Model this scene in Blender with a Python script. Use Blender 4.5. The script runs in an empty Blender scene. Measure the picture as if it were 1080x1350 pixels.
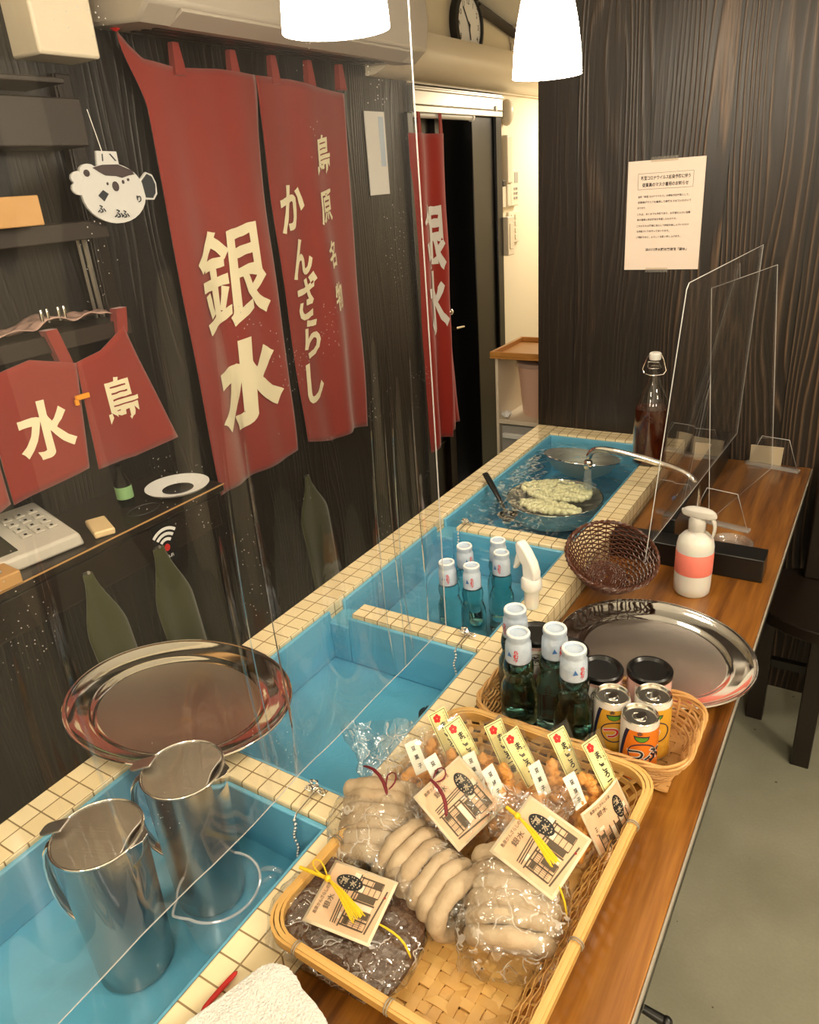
import bpy, bmesh, math, random
from mathutils import Vector, Matrix, noise
from math import sin, cos, pi, radians as R
random.seed(7)
S = bpy.context.scene
COL = S.collection

# ------------------------------------------------------------------ camera, world, lights, exposure
cam_d = bpy.data.cameras.new('camera'); cam = bpy.data.objects.new('camera', cam_d); COL.objects.link(cam)
cam_d.sensor_fit = 'VERTICAL'; cam_d.sensor_height = 24; cam_d.lens = 985.0 / 1350.0 * 24; cam_d.clip_start = 0.02; cam_d.clip_end = 60
AX = Vector((0.8513, 0.5206, -0.0697)); AY = Vector((-0.1569, 0.3781, 0.9123))   # image right and image up in world space
AX = Vector((0.851, 0.521, -0.070)).normalized(); AYd = Vector((0.157, -0.378, -0.912)); AZf = AX.cross(AYd).normalized()
AYd = AZf.cross(AX).normalized()
m = Matrix.Identity(4)
for i in range(3):
    m[i][0] = AX[i]; m[i][1] = -AYd[i]; m[i][2] = -AZf[i]
cam.matrix_world = Matrix.Translation((0, 0, 1.54)) @ m
S.camera = cam
S.view_settings.view_transform = 'Standard'; S.view_settings.look = 'None'; S.view_settings.exposure = 0.82
S.view_settings.gamma = 1.0; S.view_settings.use_curve_mapping = False
S.cycles.max_bounces = 14; S.cycles.transparent_max_bounces = 40; S.cycles.diffuse_bounces = 4; S.cycles.glossy_bounces = 5
S.cycles.transmission_bounces = 12; S.cycles.caustics_reflective = False; S.cycles.caustics_refractive = False
S.cycles.sample_clamp_indirect = 4.0
w = bpy.data.worlds.new('world'); S.world = w; w.use_nodes = True
w.node_tree.nodes['Background'].inputs[0].default_value = (1.0, 0.9, 0.76, 1); w.node_tree.nodes['Background'].inputs[1].default_value = 0.25
WARM = (1.0, 0.83, 0.62)
def point_light(name, loc, watts, col=WARM, r=0.05):
    l = bpy.data.lights.new(name, 'POINT'); l.energy = watts; l.color = col; l.shadow_soft_size = r
    o = bpy.data.objects.new(name, l); COL.objects.link(o); o.location = loc; return o
def area_light(name, loc, rot, sx, sy, watts, col=WARM):
    l = bpy.data.lights.new(name, 'AREA'); l.shape = 'RECTANGLE'; l.size = sx; l.size_y = sy; l.energy = watts; l.color = col
    o = bpy.data.objects.new(name, l); COL.objects.link(o); o.location = loc; o.rotation_euler = rot; return o
point_light('pendant_bulb_customer_side', (1.1, 1.0, 1.95), 26, (1.0, 0.88, 0.70), .11)  # added out-of-view fill that brightens ceiling and counter, no fixture built
point_light('pendant_bulb_entrance', (0.5, -0.9, 2.0), 26, (1.0, 0.88, 0.72), .11)  # second added fill light, behind the camera
point_light('pendant_bulb_tables', (1.6, -0.3, 1.95), 18, (1.0, 0.88, 0.70), .11)  # third added fill light, out of view to the right
area_light('ceiling_light_passage', (-1.12, 3.95, 1.93), (0, 0, 0), 0.35, 0.35, 10, (1.0, 0.88, 0.70))
PENDANT_STRENGTH = 24.0

# ------------------------------------------------------------------ materials
def schlick(t, f0, normal=None):
    """mirror share of a thin sheet, the same from both sides"""
    lw = N(t, 'ShaderNodeLayerWeight', Blend=.5)
    if normal is not None: t.links.new(normal, lw.inputs['Normal'])
    return mth(t, 'MULTIPLY_ADD', mth(t, 'POWER', lw.outputs['Facing'], 5.0), 1.0 - f0, f0)
def clear_crinkled(name):
    """clear film with sharp creases that scatter a little light"""
    mt, t, out = nt(name); v = coords(t)
    dn = N(t, 'ShaderNodeTexNoise', Vector=v, Scale=30.0, Detail=2.0); vv = t.nodes.new('ShaderNodeVectorMath'); vv.operation = 'MULTIPLY_ADD'
    t.links.new(dn.outputs[1], vv.inputs[0]); vv.inputs[1].default_value = (.045, .045, .045); t.links.new(v, vv.inputs[2])
    vo = N(t, 'ShaderNodeTexVoronoi', Vector=vv.outputs[0], Scale=34.0); vo.feature = 'DISTANCE_TO_EDGE'
    nm = N(t, 'ShaderNodeTexNoise', Vector=v, Scale=40.0, Detail=1.0)
    crease_glint = mth(t, 'MULTIPLY', mth(t, 'LESS_THAN', vo.outputs[0], .022), mth(t, 'GREATER_THAN', nm.outputs[0], .52))  # highlights along the film's creases, painted as pale streaks
    nb = N(t, 'ShaderNodeTexNoise', Vector=v, Scale=70.0, Detail=2.0)
    h = mth(t, 'ADD', mth(t, 'MULTIPLY', nb.outputs[0], .6), mth(t, 'MULTIPLY', mth(t, 'MINIMUM', vo.outputs[0], .15), 2.0))
    b = N(t, 'ShaderNodeBump', Strength=.8, Distance=.006, Height=h)
    tr = N(t, 'ShaderNodeBsdfTransparent', Color=(.99, .99, .985, 1)); gl = N(t, 'ShaderNodeBsdfGlossy', Roughness=.09); t.links.new(b.outputs[0], gl.inputs['Normal'])
    f = mth(t, 'MINIMUM', mth(t, 'MULTIPLY', schlick(t, .10, b.outputs[0]), 1.3), .6)
    mx = N(t, 'ShaderNodeMixShader', i0=f, i1=tr.outputs[0], i2=gl.outputs[0])
    df = N(t, 'ShaderNodeBsdfDiffuse', Color=(1, .98, .93, 1)); tl = N(t, 'ShaderNodeBsdfTranslucent', Color=(1, .98, .93, 1)); ad = N(t, 'ShaderNodeMixShader', i0=.5, i1=df.outputs[0], i2=tl.outputs[0])
    mx = N(t, 'ShaderNodeMixShader', i0=mth(t, 'ADD', mth(t, 'MULTIPLY', crease_glint, .55), .016), i1=mx.outputs[0], i2=ad.outputs[0])
    t.links.new(mx.outputs[0], out.inputs[0]); return mt
def nt(name):
    mt = bpy.data.materials.new(name); mt.use_nodes = True
    t = mt.node_tree; t.nodes.clear()
    out = t.nodes.new('ShaderNodeOutputMaterial')
    return mt, t, out
def N(t, kind, **inp):
    n = t.nodes.new(kind)
    for k, v in inp.items():
        if k.startswith('_'): setattr(n, k[1:], v)
        else:
            key = int(k[1:]) if k[0] == 'i' and k[1:].isdigit() else k.replace('__', ' ')
            if isinstance(v, bpy.types.NodeSocket): t.links.new(v, n.inputs[key])
            else: n.inputs[key].default_value = v
    return n
def c4(c): return (c[0], c[1], c[2], 1.0)
def coords(t, kind='Object', scale=(1, 1, 1), loc=(0, 0, 0), rot=(0, 0, 0)):
    tc = N(t, 'ShaderNodeTexCoord'); mp = N(t, 'ShaderNodeMapping', Vector=tc.outputs[kind]); mp.inputs['Scale'].default_value = scale
    mp.inputs['Location'].default_value = loc; mp.inputs['Rotation'].default_value = rot
    return mp.outputs[0]
def ramp(t, fac, stops):
    r = N(t, 'ShaderNodeValToRGB', Fac=fac); e = r.color_ramp.elements
    while len(e) < len(stops): e.new(0.5)
    for el, (p, c) in zip(e, stops): el.position = p; el.color = c4(c)
    return r.outputs[0]
def mixc(t, fac, a, b, mode='MIX'):
    n = t.nodes.new('ShaderNodeMix'); n.data_type = 'RGBA'; n.blend_type = mode
    for k, v in ((0, fac), (6, a), (7, b)):
        if isinstance(v, bpy.types.NodeSocket): t.links.new(v, n.inputs[k])
        else: n.inputs[k].default_value = v if k == 0 else c4(v)
    return n.outputs[2]
def mth(t, op, a, b=0.0, c=None):
    n = t.nodes.new('ShaderNodeMath'); n.operation = op
    for k, v in enumerate((a, b, c)):
        if v is None: continue
        if isinstance(v, bpy.types.NodeSocket): t.links.new(v, n.inputs[k])
        else: n.inputs[k].default_value = v
    return n.outputs[0]
def fin(t, out, col, rough=.5, metal=0., bump=None, **kw):
    p = N(t, 'ShaderNodeBsdfPrincipled')
    for k, v in (('Base Color', col), ('Roughness', rough), ('Metallic', metal)):
        if isinstance(v, bpy.types.NodeSocket): t.links.new(v, p.inputs[k])
        else: p.inputs[k].default_value = c4(v) if k == 'Base Color' else v
    for k, v in kw.items(): p.inputs[k.replace('__', ' ')].default_value = v
    if bump:
        b = N(t, 'ShaderNodeBump', Strength=bump[1], Distance=bump[2], Height=bump[0]); t.links.new(b.outputs[0], p.inputs['Normal'])
    t.links.new(p.outputs[0], out.inputs[0]); return p
def dusty(t, v, haze):
    v = coords(t)
    """dust specks and faint scratches that catch the light"""
    vo = N(t, 'ShaderNodeTexVoronoi', Vector=v, Scale=230.0); nm = N(t, 'ShaderNodeTexNoise', Vector=v, Scale=9.0, Detail=3.0)
    sp = mth(t, 'MULTIPLY', mth(t, 'LESS_THAN', vo.outputs[0], .13), mth(t, 'GREATER_THAN', nm.outputs[0], .59))
    nf = N(t, 'ShaderNodeTexNoise', Vector=v, Scale=3.5, Detail=5.0)
    return mth(t, 'ADD', mth(t, 'MULTIPLY', sp, .45), mth(t, 'MULTIPLY', mth(t, 'POWER', nf.outputs[0], 2.0), haze * 4.0))
def simple(name, col, rough=.5, metal=0., var=None, bump=None, **kw):
    """plain surface; var=(scale, colour2, amount), bump=(scale, strength, distance)"""
    mt, t, out = nt(name); c = col; b = None
    if var or bump: v = coords(t)
    if var:
        n = N(t, 'ShaderNodeTexNoise', Vector=v, Scale=var[0], Detail=4.0)
        c = mixc(t, mth(t, 'MULTIPLY', n.outputs[0], var[2]), col, var[1])
    if bump:
        nb = N(t, 'ShaderNodeTexNoise', Vector=v, Scale=bump[0], Detail=3.0); b = (nb.outputs[0], bump[1], bump[2])
    fin(t, out, c, rough, metal, b, **kw); return mt
def clear(name, tint=(1, 1, 1), ior=1.45, rough=.03, haze=0.0, haze_col=(1, 1, 1), bump=None, gain=1.0, base=0.0, crinkle=None, dust=False):
    """thin clear material: lets light straight through, mirrors by the fresnel law, a touch of milkiness"""
    mt, t, out = nt(name)
    tr = N(t, 'ShaderNodeBsdfTransparent', Color=c4(tint)); gl = N(t, 'ShaderNodeBsdfGlossy', Roughness=rough); gl.inputs[0].default_value = (1, 1, 1, 1)
    nrm = None; f0 = ((ior - 1) / (ior + 1)) ** 2
    if bump:
        v = coords(t, scale=bump[3] if len(bump) > 3 else (1, 1, 1))
        nb = N(t, 'ShaderNodeTexNoise', Vector=v, Scale=bump[0], Detail=2.0)
        if crinkle:
            vo = N(t, 'ShaderNodeTexVoronoi', Vector=v, Scale=crinkle); vo.feature = 'DISTANCE_TO_EDGE'
            h = mth(t, 'ADD', nb.outputs[0], mth(t, 'MULTIPLY', mth(t, 'MINIMUM', vo.outputs[0], .2), 2.0))
        else: h = nb.outputs[0]
        b = N(t, 'ShaderNodeBump', Strength=bump[1], Distance=bump[2], Height=h)
        t.links.new(b.outputs[0], gl.inputs['Normal']); nrm = b.outputs[0]
    f = mth(t, 'MINIMUM', mth(t, 'ADD', mth(t, 'MULTIPLY', schlick(t, f0, nrm), gain), base), .95)
    mx = N(t, 'ShaderNodeMixShader', i0=f, i1=tr.outputs[0], i2=gl.outputs[0])
    if haze > 0:
        df = N(t, 'ShaderNodeBsdfDiffuse', Color=c4(haze_col)); tl = N(t, 'ShaderNodeBsdfTranslucent', Color=c4(haze_col))
        ad = N(t, 'ShaderNodeMixShader', i0=0.5, i1=df.outputs[0], i2=tl.outputs[0])
        mx = N(t, 'ShaderNodeMixShader', i0=dusty(t, v, haze) if dust else haze, i1=mx.outputs[0], i2=ad.outputs[0])
    t.links.new(mx.outputs[0], out.inputs[0]); return mt
def glass(name, col, ior=1.45, rough=.0):
    mt, t, out = nt(name); fin(t, out, col, rough, 0., None, Transmission__Weight=1.0, IOR=ior); return mt
def emit(name, col, s):
    mt, t, out = nt(name); e = N(t, 'ShaderNodeEmission', Color=c4(col), Strength=s); t.links.new(e.outputs[0], out.inputs[0]); return mt

def m_charred(name='charred_wood', w=.2, lo=(.0068, .0040, .0026), mid=(.018, .0105, .0062), hi=(.105, .064, .038), axis='X', rough=.42):
    """dark brushed cedar boards, grain running up"""
    mt, t, out = nt(name)
    tc = N(t, 'ShaderNodeTexCoord'); sp = N(t, 'ShaderNodeSeparateXYZ', Vector=tc.outputs['Object'])
    a = sp.outputs[0 if axis == 'X' else 1]; z = sp.outputs[2]
    q = mth(t, 'DIVIDE', a, w); pid = mth(t, 'FLOOR', q); fr = mth(t, 'FRACT', q)
    off = mth(t, 'MULTIPLY', pid, 7.31)
    cb = N(t, 'ShaderNodeCombineXYZ', X=mth(t, 'ADD', a, off), Y=off, Z=mth(t, 'MULTIPLY', z, .11))
    n1 = N(t, 'ShaderNodeTexNoise', Vector=cb.outputs[0], Scale=5.5, Detail=2.0)
    rings = mth(t, 'ADD', mth(t, 'MULTIPLY', a, 300.0), mth(t, 'MULTIPLY', n1.outputs[0], 105.0))
    s = mth(t, 'MULTIPLY_ADD', mth(t, 'SINE', rings), .5, .5)
    cf = N(t, 'ShaderNodeCombineXYZ', X=mth(t, 'ADD', a, off), Y=off, Z=mth(t, 'MULTIPLY', z, .03))
    n2 = N(t, 'ShaderNodeTexNoise', Vector=cf.outputs[0], Scale=160.0, Detail=3.0)
    n3 = N(t, 'ShaderNodeTexNoise', Vector=cb.outputs[0], Scale=3.0, Detail=2.0)
    g = mth(t, 'MULTIPLY', mth(t, 'POWER', s, 3.0), mth(t, 'MULTIPLY', n2.outputs[0], 1.5))
    g = mth(t, 'MULTIPLY', g, mth(t, 'MAXIMUM', mth(t, 'MULTIPLY_ADD', n3.outputs[0], 3.4, -1.25), .08))
    g = mth(t, 'ADD', g, mth(t, 'MULTIPLY', n2.outputs[0], .25))
    c = ramp(t, g, [(0.05, lo), (.35, mid), (.95, hi)])
    gap = mth(t, 'LESS_THAN', mth(t, 'MINIMUM', fr, mth(t, 'SUBTRACT', 1.0, fr)), .012)
    c = mixc(t, gap, c, (.001, .001, .001))
    h = mth(t, 'SUBTRACT', g, mth(t, 'MULTIPLY', gap, 2.0))
    fin(t, out, c, rough, 0., (h, .55, .003)); return mt
def m_counter():
    mt, t, out = nt('lacquered_wood')
    v = coords(t, scale=(9.0, .7, 9.0)); n1 = N(t, 'ShaderNodeTexNoise', Vector=v, Scale=2.2, Detail=6.0, Distortion=1.1)
    v2 = coords(t, scale=(60.0, 3.0, 60.0)); n2 = N(t, 'ShaderNodeTexNoise', Vector=v2, Scale=2.6, Detail=6.0)
    v3 = coords(t, scale=(5.0, 2.0, 5.0)); n3 = N(t, 'ShaderNodeTexNoise', Vector=v3, Scale=1.3, Detail=2.0)
    f = mth(t, 'ADD', mth(t, 'MULTIPLY', n1.outputs[0], .8), mth(t, 'MULTIPLY', n2.outputs[0], .35)); f = mth(t, 'ADD', f, mth(t, 'MULTIPLY', n3.outputs[0], .2))
    c = ramp(t, f, [(.42, (.045, .013, .002)), (.56, (.135, .043, .006)), (.72, (.27, .100, .013)), (.92, (.40, .175, .028))])
    fin(t, out, c, .28, 0., (f, .12, .002), Coat__Weight=.5, Coat__Roughness=.12); return mt
def m_tile(name, w, h, col=(.84, .73, .48), grout=(.20, .135, .065), rough=.22):
    mt, t, out = nt(name)
    tc = N(t, 'ShaderNodeTexCoord')
    b = N(t, 'ShaderNodeTexBrick', Vector=tc.outputs['UV']); b.offset = 0.0
    b.inputs['Color1'].default_value = c4(col); b.inputs['Color2'].default_value = c4((col[0] * .92, col[1] * .86, col[2] * .76)); b.inputs['Mortar'].default_value = c4(grout)
    b.inputs['Scale'].default_value = 1.0; b.inputs['Mortar Size'].default_value = .0012; b.inputs['Mortar Smooth'].default_value = .25
    b.inputs['Brick Width'].default_value = w; b.inputs['Row Height'].default_value = h; b.inputs['Bias'].default_value = -.2
    n = N(t, 'ShaderNodeTexNoise', Vector=tc.outputs['UV'], Scale=26.0, Detail=4.0)
    c = mixc(t, mth(t, 'MULTIPLY', n.outputs[0], .35), b.outputs[0], (.60, .44, .22), 'MIX')
    fin(t, out, c, rough, 0., (mth(t, 'SUBTRACT', 1.0, b.outputs['Fac']), .6, .0015)); return mt
def m_concrete():
    mt, t, out = nt('concrete_floor'); v = coords(t)
    n = N(t, 'ShaderNodeTexNoise', Vector=v, Scale=3.0, Detail=6.0); n2 = N(t, 'ShaderNodeTexNoise', Vector=v, Scale=140.0, Detail=3.0)
    c = ramp(t, n.outputs[0], [(.3, (.27, .265, .195)), (.55, (.36, .35, .265)), (.75, (.45, .435, .34))])
    sp = N(t, 'ShaderNodeTexVoronoi', Vector=v, Scale=16.0); d = mth(t, 'LESS_THAN', sp.outputs[0], .055)
    c = mixc(t, d, c, (.10, .09, .06)); c = mixc(t, mth(t, 'MULTIPLY', n2.outputs[0], .22), c, (.12, .11, .08))
    fin(t, out, c, .55, 0., (n2.outputs[0], .2, .002)); return mt
def m_cloth(name, col, col2=None, scale=900.0, sheen=.3, rough=.9):
    mt, t, out = nt(name); v = coords(t)
    n = N(t, 'ShaderNodeTexNoise', Vector=v, Scale=scale, Detail=1.0); n2 = N(t, 'ShaderNodeTexNoise', Vector=v, Scale=6.0, Detail=3.0)
    c = mixc(t, mth(t, 'MULTIPLY', n2.outputs[0], .5), col, col2 or tuple(x * .7 for x in col))
    fin(t, out, c, rough, 0., (n.outputs[0], .35, .001), Sheen__Weight=sheen); return mt
def m_steel(name='steel', rough=.12, col=(.72, .70, .67), brush=0.0):
    mt, t, out = nt(name); b = None
    if brush:
        v = coords(t, scale=(3.0, 60.0, 60.0)); n = N(t, 'ShaderNodeTexNoise', Vector=v, Scale=12.0, Detail=4.0); b = (n.outputs[0], brush, .001)
    fin(t, out, col, rough, 1.0, b); return mt
def m_bamboo(name, a, b, rough=.42, sc=(30, 30, 30)):
    mt, t, out = nt(name); v = coords(t, scale=sc)
    oi = N(t, 'ShaderNodeNewGeometry'); n = N(t, 'ShaderNodeTexNoise', Vector=v, Scale=1.0, Detail=4.0)
    f = mth(t, 'ADD', mth(t, 'MULTIPLY', oi.outputs['Random Per Island'], .6), mth(t, 'MULTIPLY', n.outputs[0], .5))
    c = mixc(t, f, a, b); fin(t, out, c, rough, 0., (n.outputs[0], .15, .001)); return mt

M = {}
M['charred'] = m_charred()
M['panel_side'] = m_charred('dark_panelling', .18, (.0025, .0017, .0012), (.005, .0034, .0024), (.013, .0085, .006), 'Y', .45)
M['counter'] = m_counter()
M['tile_rim'] = m_tile('cream_tile_rim', .0305, .034)
M['tile_div'] = m_tile('cream_tile_divider', .030, .0235)
M['concrete'] = m_concrete()
M['ivory'] = simple('ivory_plaster', (.74, .66, .50), .6, bump=(60, .08, .002), var=(3, (.66, .58, .43), .3))
M['ivory_gloss'] = simple('ivory_plastic', (.72, .64, .50), .35)
M['ceiling'] = simple('ceiling_paint', (.82, .79, .70), .7, bump=(30, .05, .002))
M['black'] = simple('black_lacquer', (.004, .004, .004), .28)
M['black_paint'] = simple('black_painted_wood', (.007, .006, .005), .4, bump=(40, .1, .002))
M['black_plastic'] = simple('black_plastic', (.008, .008, .008), .3)
M['darkwood'] = simple('dark_brown_wood', (.008, .005, .003), .38, var=(8, (.018, .010, .006), .8), bump=(30, .1, .002))
M['shelfwood'] = simple('shelf_wood', (.028, .019, .014), .5, var=(8, (.015, .010, .007), .8), bump=(40, .15, .002))
M['blue'] = simple('blue_basin_paint', (.135, .42, .61), .3, bump=(9, .12, .004), var=(5, (.105, .36, .55), .6))
M['noren'] = m_cloth('red_cloth', (.265, .027, .018), (.185, .016, .011))
M['noren_bright'] = m_cloth('bright_red_cloth', (.38, .020, .010), (.26, .012, .006))
M['cream_print'] = simple('cream_print', (.82, .74, .52), .8)
M['white_print'] = simple('white_print', (.85, .85, .84), .7)
M['ink'] = simple('black_ink', (.01, .01, .01), .6)
M['red_ink'] = simple('red_ink', (.62, .02, .015), .5)
M['blue_ink'] = simple('blue_ink', (.05, .16, .42), .5)
M['green_cloth'] = m_cloth('olive_cloth', (.040, .044, .006), (.026, .03, .004))  # olive of the reflections built as cloths, also the control box indicator
M['steel'] = m_steel()
M['tray_floor'] = simple('tray_floor_steel', (.60, .555, .51), .3, 1.0, bump=(160, .25, .001), var=(9, (.44, .39, .35), .7))
M['steel_brushed'] = m_steel('brushed_steel', .48, (.66, .65, .62), .2)
M['steel_tray'] = m_steel('tray_steel', .07, (.74, .72, .69))
M['chrome'] = m_steel('chrome', .05, (.85, .84, .82))
M['alu'] = m_steel('aluminium', .35, (.42, .40, .36))
M['paper'] = simple('paper', (.72, .60, .52), .8)
M['white_plastic'] = simple('white_plastic', (.80, .79, .76), .35, Subsurface__Weight=.1)
M['grey_plastic'] = simple('grey_plastic', (.35, .34, .31), .4)
M['lcd'] = simple('lcd_screen', (.16, .17, .10), .2)
M['dark_lcd'] = simple('dark_screen', (.02, .02, .015), .15)
M['tan_wood'] = simple('pale_wood', (.58, .33, .12), .5, var=(20, (.45, .24, .08), .6))
M['orange_wood'] = simple('honey_wood', (.55, .26, .06), .4, var=(14, (.42, .18, .04), .6))
M['pink_plastic'] = simple('pink_bin_plastic', (.70, .46, .36), .4)
M['vinyl'] = clear('clear_vinyl', (.95, .95, .94), 1.42, .04, .012, (1, .97, .93), bump=(4.0, .35, .02, (1, 1, .3)), gain=1.7, dust=True)
M['acrylic'] = clear('clear_acrylic', (.93, .93, .93), 1.42, .02, .004, gain=.7)
M['acrylic_edge'] = simple('acrylic_edge', (.6, .61, .61), .25)
M['water'] = clear('water', (.90, .985, .99), 1.33, .01, bump=(9.0, .2, .02), gain=1.2, base=.0)
M['water_rippled'] = clear('rippled_water', (.93, .985, .975), 1.33, .01, bump=(26.0, .5, .02), gain=1.2, base=.01)
M['stream'] = clear('falling_water', (.85, .93, .95), 1.33, .02, .12, bump=(60.0, .8, .01, (1, 1, .2)), gain=2.0, base=.05)
M['rubber'] = simple('black_rubber', (.012, .012, .012), .5)

# ------------------------------------------------------------------ mesh helpers
class MB:
    def __init__(s): s.v = []; s.f = []; s.m = []; s.X = None
    def add(s, vs, fs, mi=0):
        o = len(s.v)
        for p in vs:
            p = Vector(p); s.v.append(tuple(s.X @ p) if s.X is not None else tuple(p))
        for q in fs: s.f.append(tuple(i + o for i in q)); s.m.append(mi)
    def box(s, x0, x1, y0, y1, z0, z1, mi=0):
        s.add([(x0, y0, z0), (x1, y0, z0), (x1, y1, z0), (x0, y1, z0), (x0, y0, z1), (x1, y0, z1), (x1, y1, z1), (x0, y1, z1)],
              [(0, 3, 2, 1), (4, 5, 6, 7), (0, 1, 5, 4), (1, 2, 6, 5), (2, 3, 7, 6), (3, 0, 4, 7)], mi); return s
    def hexa(s, lo, hi, mi=0):
        """lo, hi: four points each (bottom and top, same order)"""
        s.add(list(lo) + list(hi), [(3, 2, 1, 0), (4, 5, 6, 7), (0, 1, 5, 4), (1, 2, 6, 5), (2, 3, 7, 6), (3, 0, 4, 7)], mi); return s
    def tube(s, path, r, n=8, closed=False, mi=0, flat=1.0):
        P = [Vector(p) for p in path]; k = len(P)
        rs = r if isinstance(r, (list, tuple)) else [r] * k
        up = None; vs = []
        for i in range(k):
            a = P[(i - 1) % k] if closed or i > 0 else P[i]; b = P[(i + 1) % k] if closed or i < k - 1 else P[i]
            d = (b - a).normalized() if (b - a).length > 1e-9 else Vector((0, 0, 1))
            if up is None: up = Vector((0, 0, 1)) if abs(d.z) < .9 else Vector((1, 0, 0))
            sd = d.cross(up)
            if sd.length < 1e-6: sd = d.orthogonal()
            sd.normalize(); up = sd.cross(d).normalized()
            for j in range(n):
                a_ = 2 * pi * j / n; vs.append(P[i] + (sd * cos(a_) + up * sin(a_) * flat) * rs[i])
        fs = []
        for i in range(k if closed else k - 1):
            for j in range(n):
                a0 = i * n + j; a1 = i * n + (j + 1) % n; b0 = ((i + 1) % k) * n + j; b1 = ((i + 1) % k) * n + (j + 1) % n
                fs.append((a0, a1, b1, b0))
        if not closed: fs.append(tuple(range(n))[::-1]); fs.append(tuple((k - 1) * n + j for j in range(n)))
        s.add(vs, fs, mi); return s
    def lathe(s, prof, c=(0, 0, 0), n=32, sx=1., sy=1., mi=0, th=0.0, mis=None):
        vs = []; ids = []
        for r, z in prof:
            if r < 1e-6: ids.append([len(vs)] * n); vs.append((c[0], c[1], c[2] + z))
            else:
                row = []
                for j in range(n):
                    a = 2 * pi * j / n; x = r * cos(a) * sx; y = r * sin(a) * sy
                    row.append(len(vs)); vs.append((c[0] + x * cos(th) - y * sin(th), c[1] + x * sin(th) + y * cos(th), c[2] + z))
                ids.append(row)
        o = len(s.v)
        s.add(vs, [], mi)
        for k in range(len(prof) - 1):
            for j in range(n):
                q = [ids[k][j], ids[k][(j + 1) % n], ids[k + 1][(j + 1) % n], ids[k + 1][j]]
                u = []
                for i in q:
                    if i not in u: u.append(i)
                if len(u) > 2: s.f.append(tuple(i + o for i in u)); s.m.append(mis[k] if mis else mi)
        return s
    def grid(s, fn, nu, nv, mi=0, cu=False, cv=False):
        vs = [fn(i / nu, j / nv) for i in range(nu + (0 if cu else 1)) for j in range(nv + (0 if cv else 1))]
        W = nv + (0 if cv else 1); H = nu + (0 if cu else 1); fs = []
        for i in range(nu):
            for j in range(nv):
                i1 = (i + 1) % H; j1 = (j + 1) % W
                fs.append((i * W + j, i1 * W + j, i1 * W + j1, i * W + j1))
        s.add(vs, fs, mi); return s
    def prism(s, poly, fn, h, mi=0):
        """poly: 2-d outline; fn(x, y, h) -> point; extruded from 0 to h"""
        n = len(poly); s.add([fn(x, y, 0) for x, y in poly] + [fn(x, y, h) for x, y in poly],
              [tuple(range(n))[::-1], tuple(range(n, 2 * n))] + [(i, (i + 1) % n, (i + 1) % n + n, i + n) for i in range(n)], mi); return s
    def ball(s, c, r, n=10, mi=0, sc=(1, 1, 1), jit=0.0, seed=0):
        k = max(4, n // 2 + 1); prof = []
        vs = []; fs = []
        for i in range(k + 1):
            t = pi * i / k
            for j in range(n):
                a = 2 * pi * j / n; d = Vector((sin(t) * cos(a), sin(t) * sin(a), cos(t)))
                q = 1.0 + (jit * noise.noise(d * 1.7 + Vector((seed * 3.1, seed, 0))) if jit else 0)
                vs.append((c[0] + d.x * r * q * sc[0], c[1] + d.y * r * q * sc[1], c[2] + d.z * r * q * sc[2]))
        for i in range(k):
            for j in range(n): fs.append((i * n + j, (i + 1) * n + j, (i + 1) * n + (j + 1) % n, i * n + (j + 1) % n))
        s.add(vs, fs, mi); return s
    def text(s, body, size, fn, mi=0, weight=0.0, rough=0.0, cut=None, pitch=None, vertical=False, sx=1.0, fit=None):
        """lettering laid out round the origin; fn(x, y) -> point. vertical = one column read downwards"""
        if vertical:
            pt = pitch or size
            for i, ch in enumerate(body):
                yo = (len(body) - 1) / 2 * pt - i * pt
                s.text(ch, size, (lambda x, y, yo=yo: fn(x, y + yo)), mi, weight, rough, cut, sx=sx)
            return s
        vs, fs = glyphs(body, size, weight)
        if not vs: return s
        xs = [p[0] for p in vs]; ys = [p[1] for p in vs]; cx = (min(xs) + max(xs)) / 2; cy = (min(ys) + max(ys)) / 2
        k = sx if fit is None else fit / (max(xs) - min(xs))
        bm = bmesh.new(); bv = [bm.verts.new(((p[0] - cx) * k, p[1] - cy, 0)) for p in vs]
        for q in fs:
            try: bm.faces.new([bv[i] for i in q])
            except ValueError: pass
        if cut:
            a = math.floor(min((p[0] - cx) * k for p in vs) / cut); b = math.ceil(max((p[0] - cx) * k for p in vs) / cut)
            for i in range(a, b + 1):
                bmesh.ops.bisect_plane(bm, geom=bm.verts[:] + bm.edges[:] + bm.faces[:], plane_co=(i * cut, 0, 0), plane_no=(1, 0, 0))
        bm.verts.index_update(); out = []
        for v in bm.verts:
            x, y = v.co.x, v.co.y
            if rough:
                nz = noise.noise_vector(Vector((x, y, size)) * (9.0 / size)); x += nz.x * rough * size; y += nz.y * rough * size
            out.append(fn(x, y))
        s.add(out, [tuple(v.index for v in f.verts) for f in bm.faces], mi); bm.free(); return s
    def build(s, name, mats, parent=None, smooth=True, bevel=0.0, uv=False, angle=38, seg=2, solid=0.0, sub=0, flip=False):
        me = bpy.data.meshes.new(name); me.from_pydata(s.v, [], s.f)
        for q in (mats if isinstance(mats, (list, tuple)) else [mats]): me.materials.append(M[q] if isinstance(q, str) else q)
        me.polygons.foreach_set('material_index', s.m)
        if smooth:
            me.polygons.foreach_set('use_smooth', [True] * len(s.f)); me.set_sharp_from_angle(angle=R(angle))
        if uv:
            l = me.uv_layers.new(name='uv')
            for p in me.polygons:
                n = p.normal; a = max(range(3), key=lambda i: abs(n[i])); ij = ((1, 2), (0, 2), (0, 1))[a]
                for li in p.loop_indices:
                    co = me.vertices[me.loops[li].vertex_index].co; l.data[li].uv = (co[ij[0]], co[ij[1]])
        me.update()
        o = bpy.data.objects.new(name, me); COL.objects.link(o)
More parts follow.
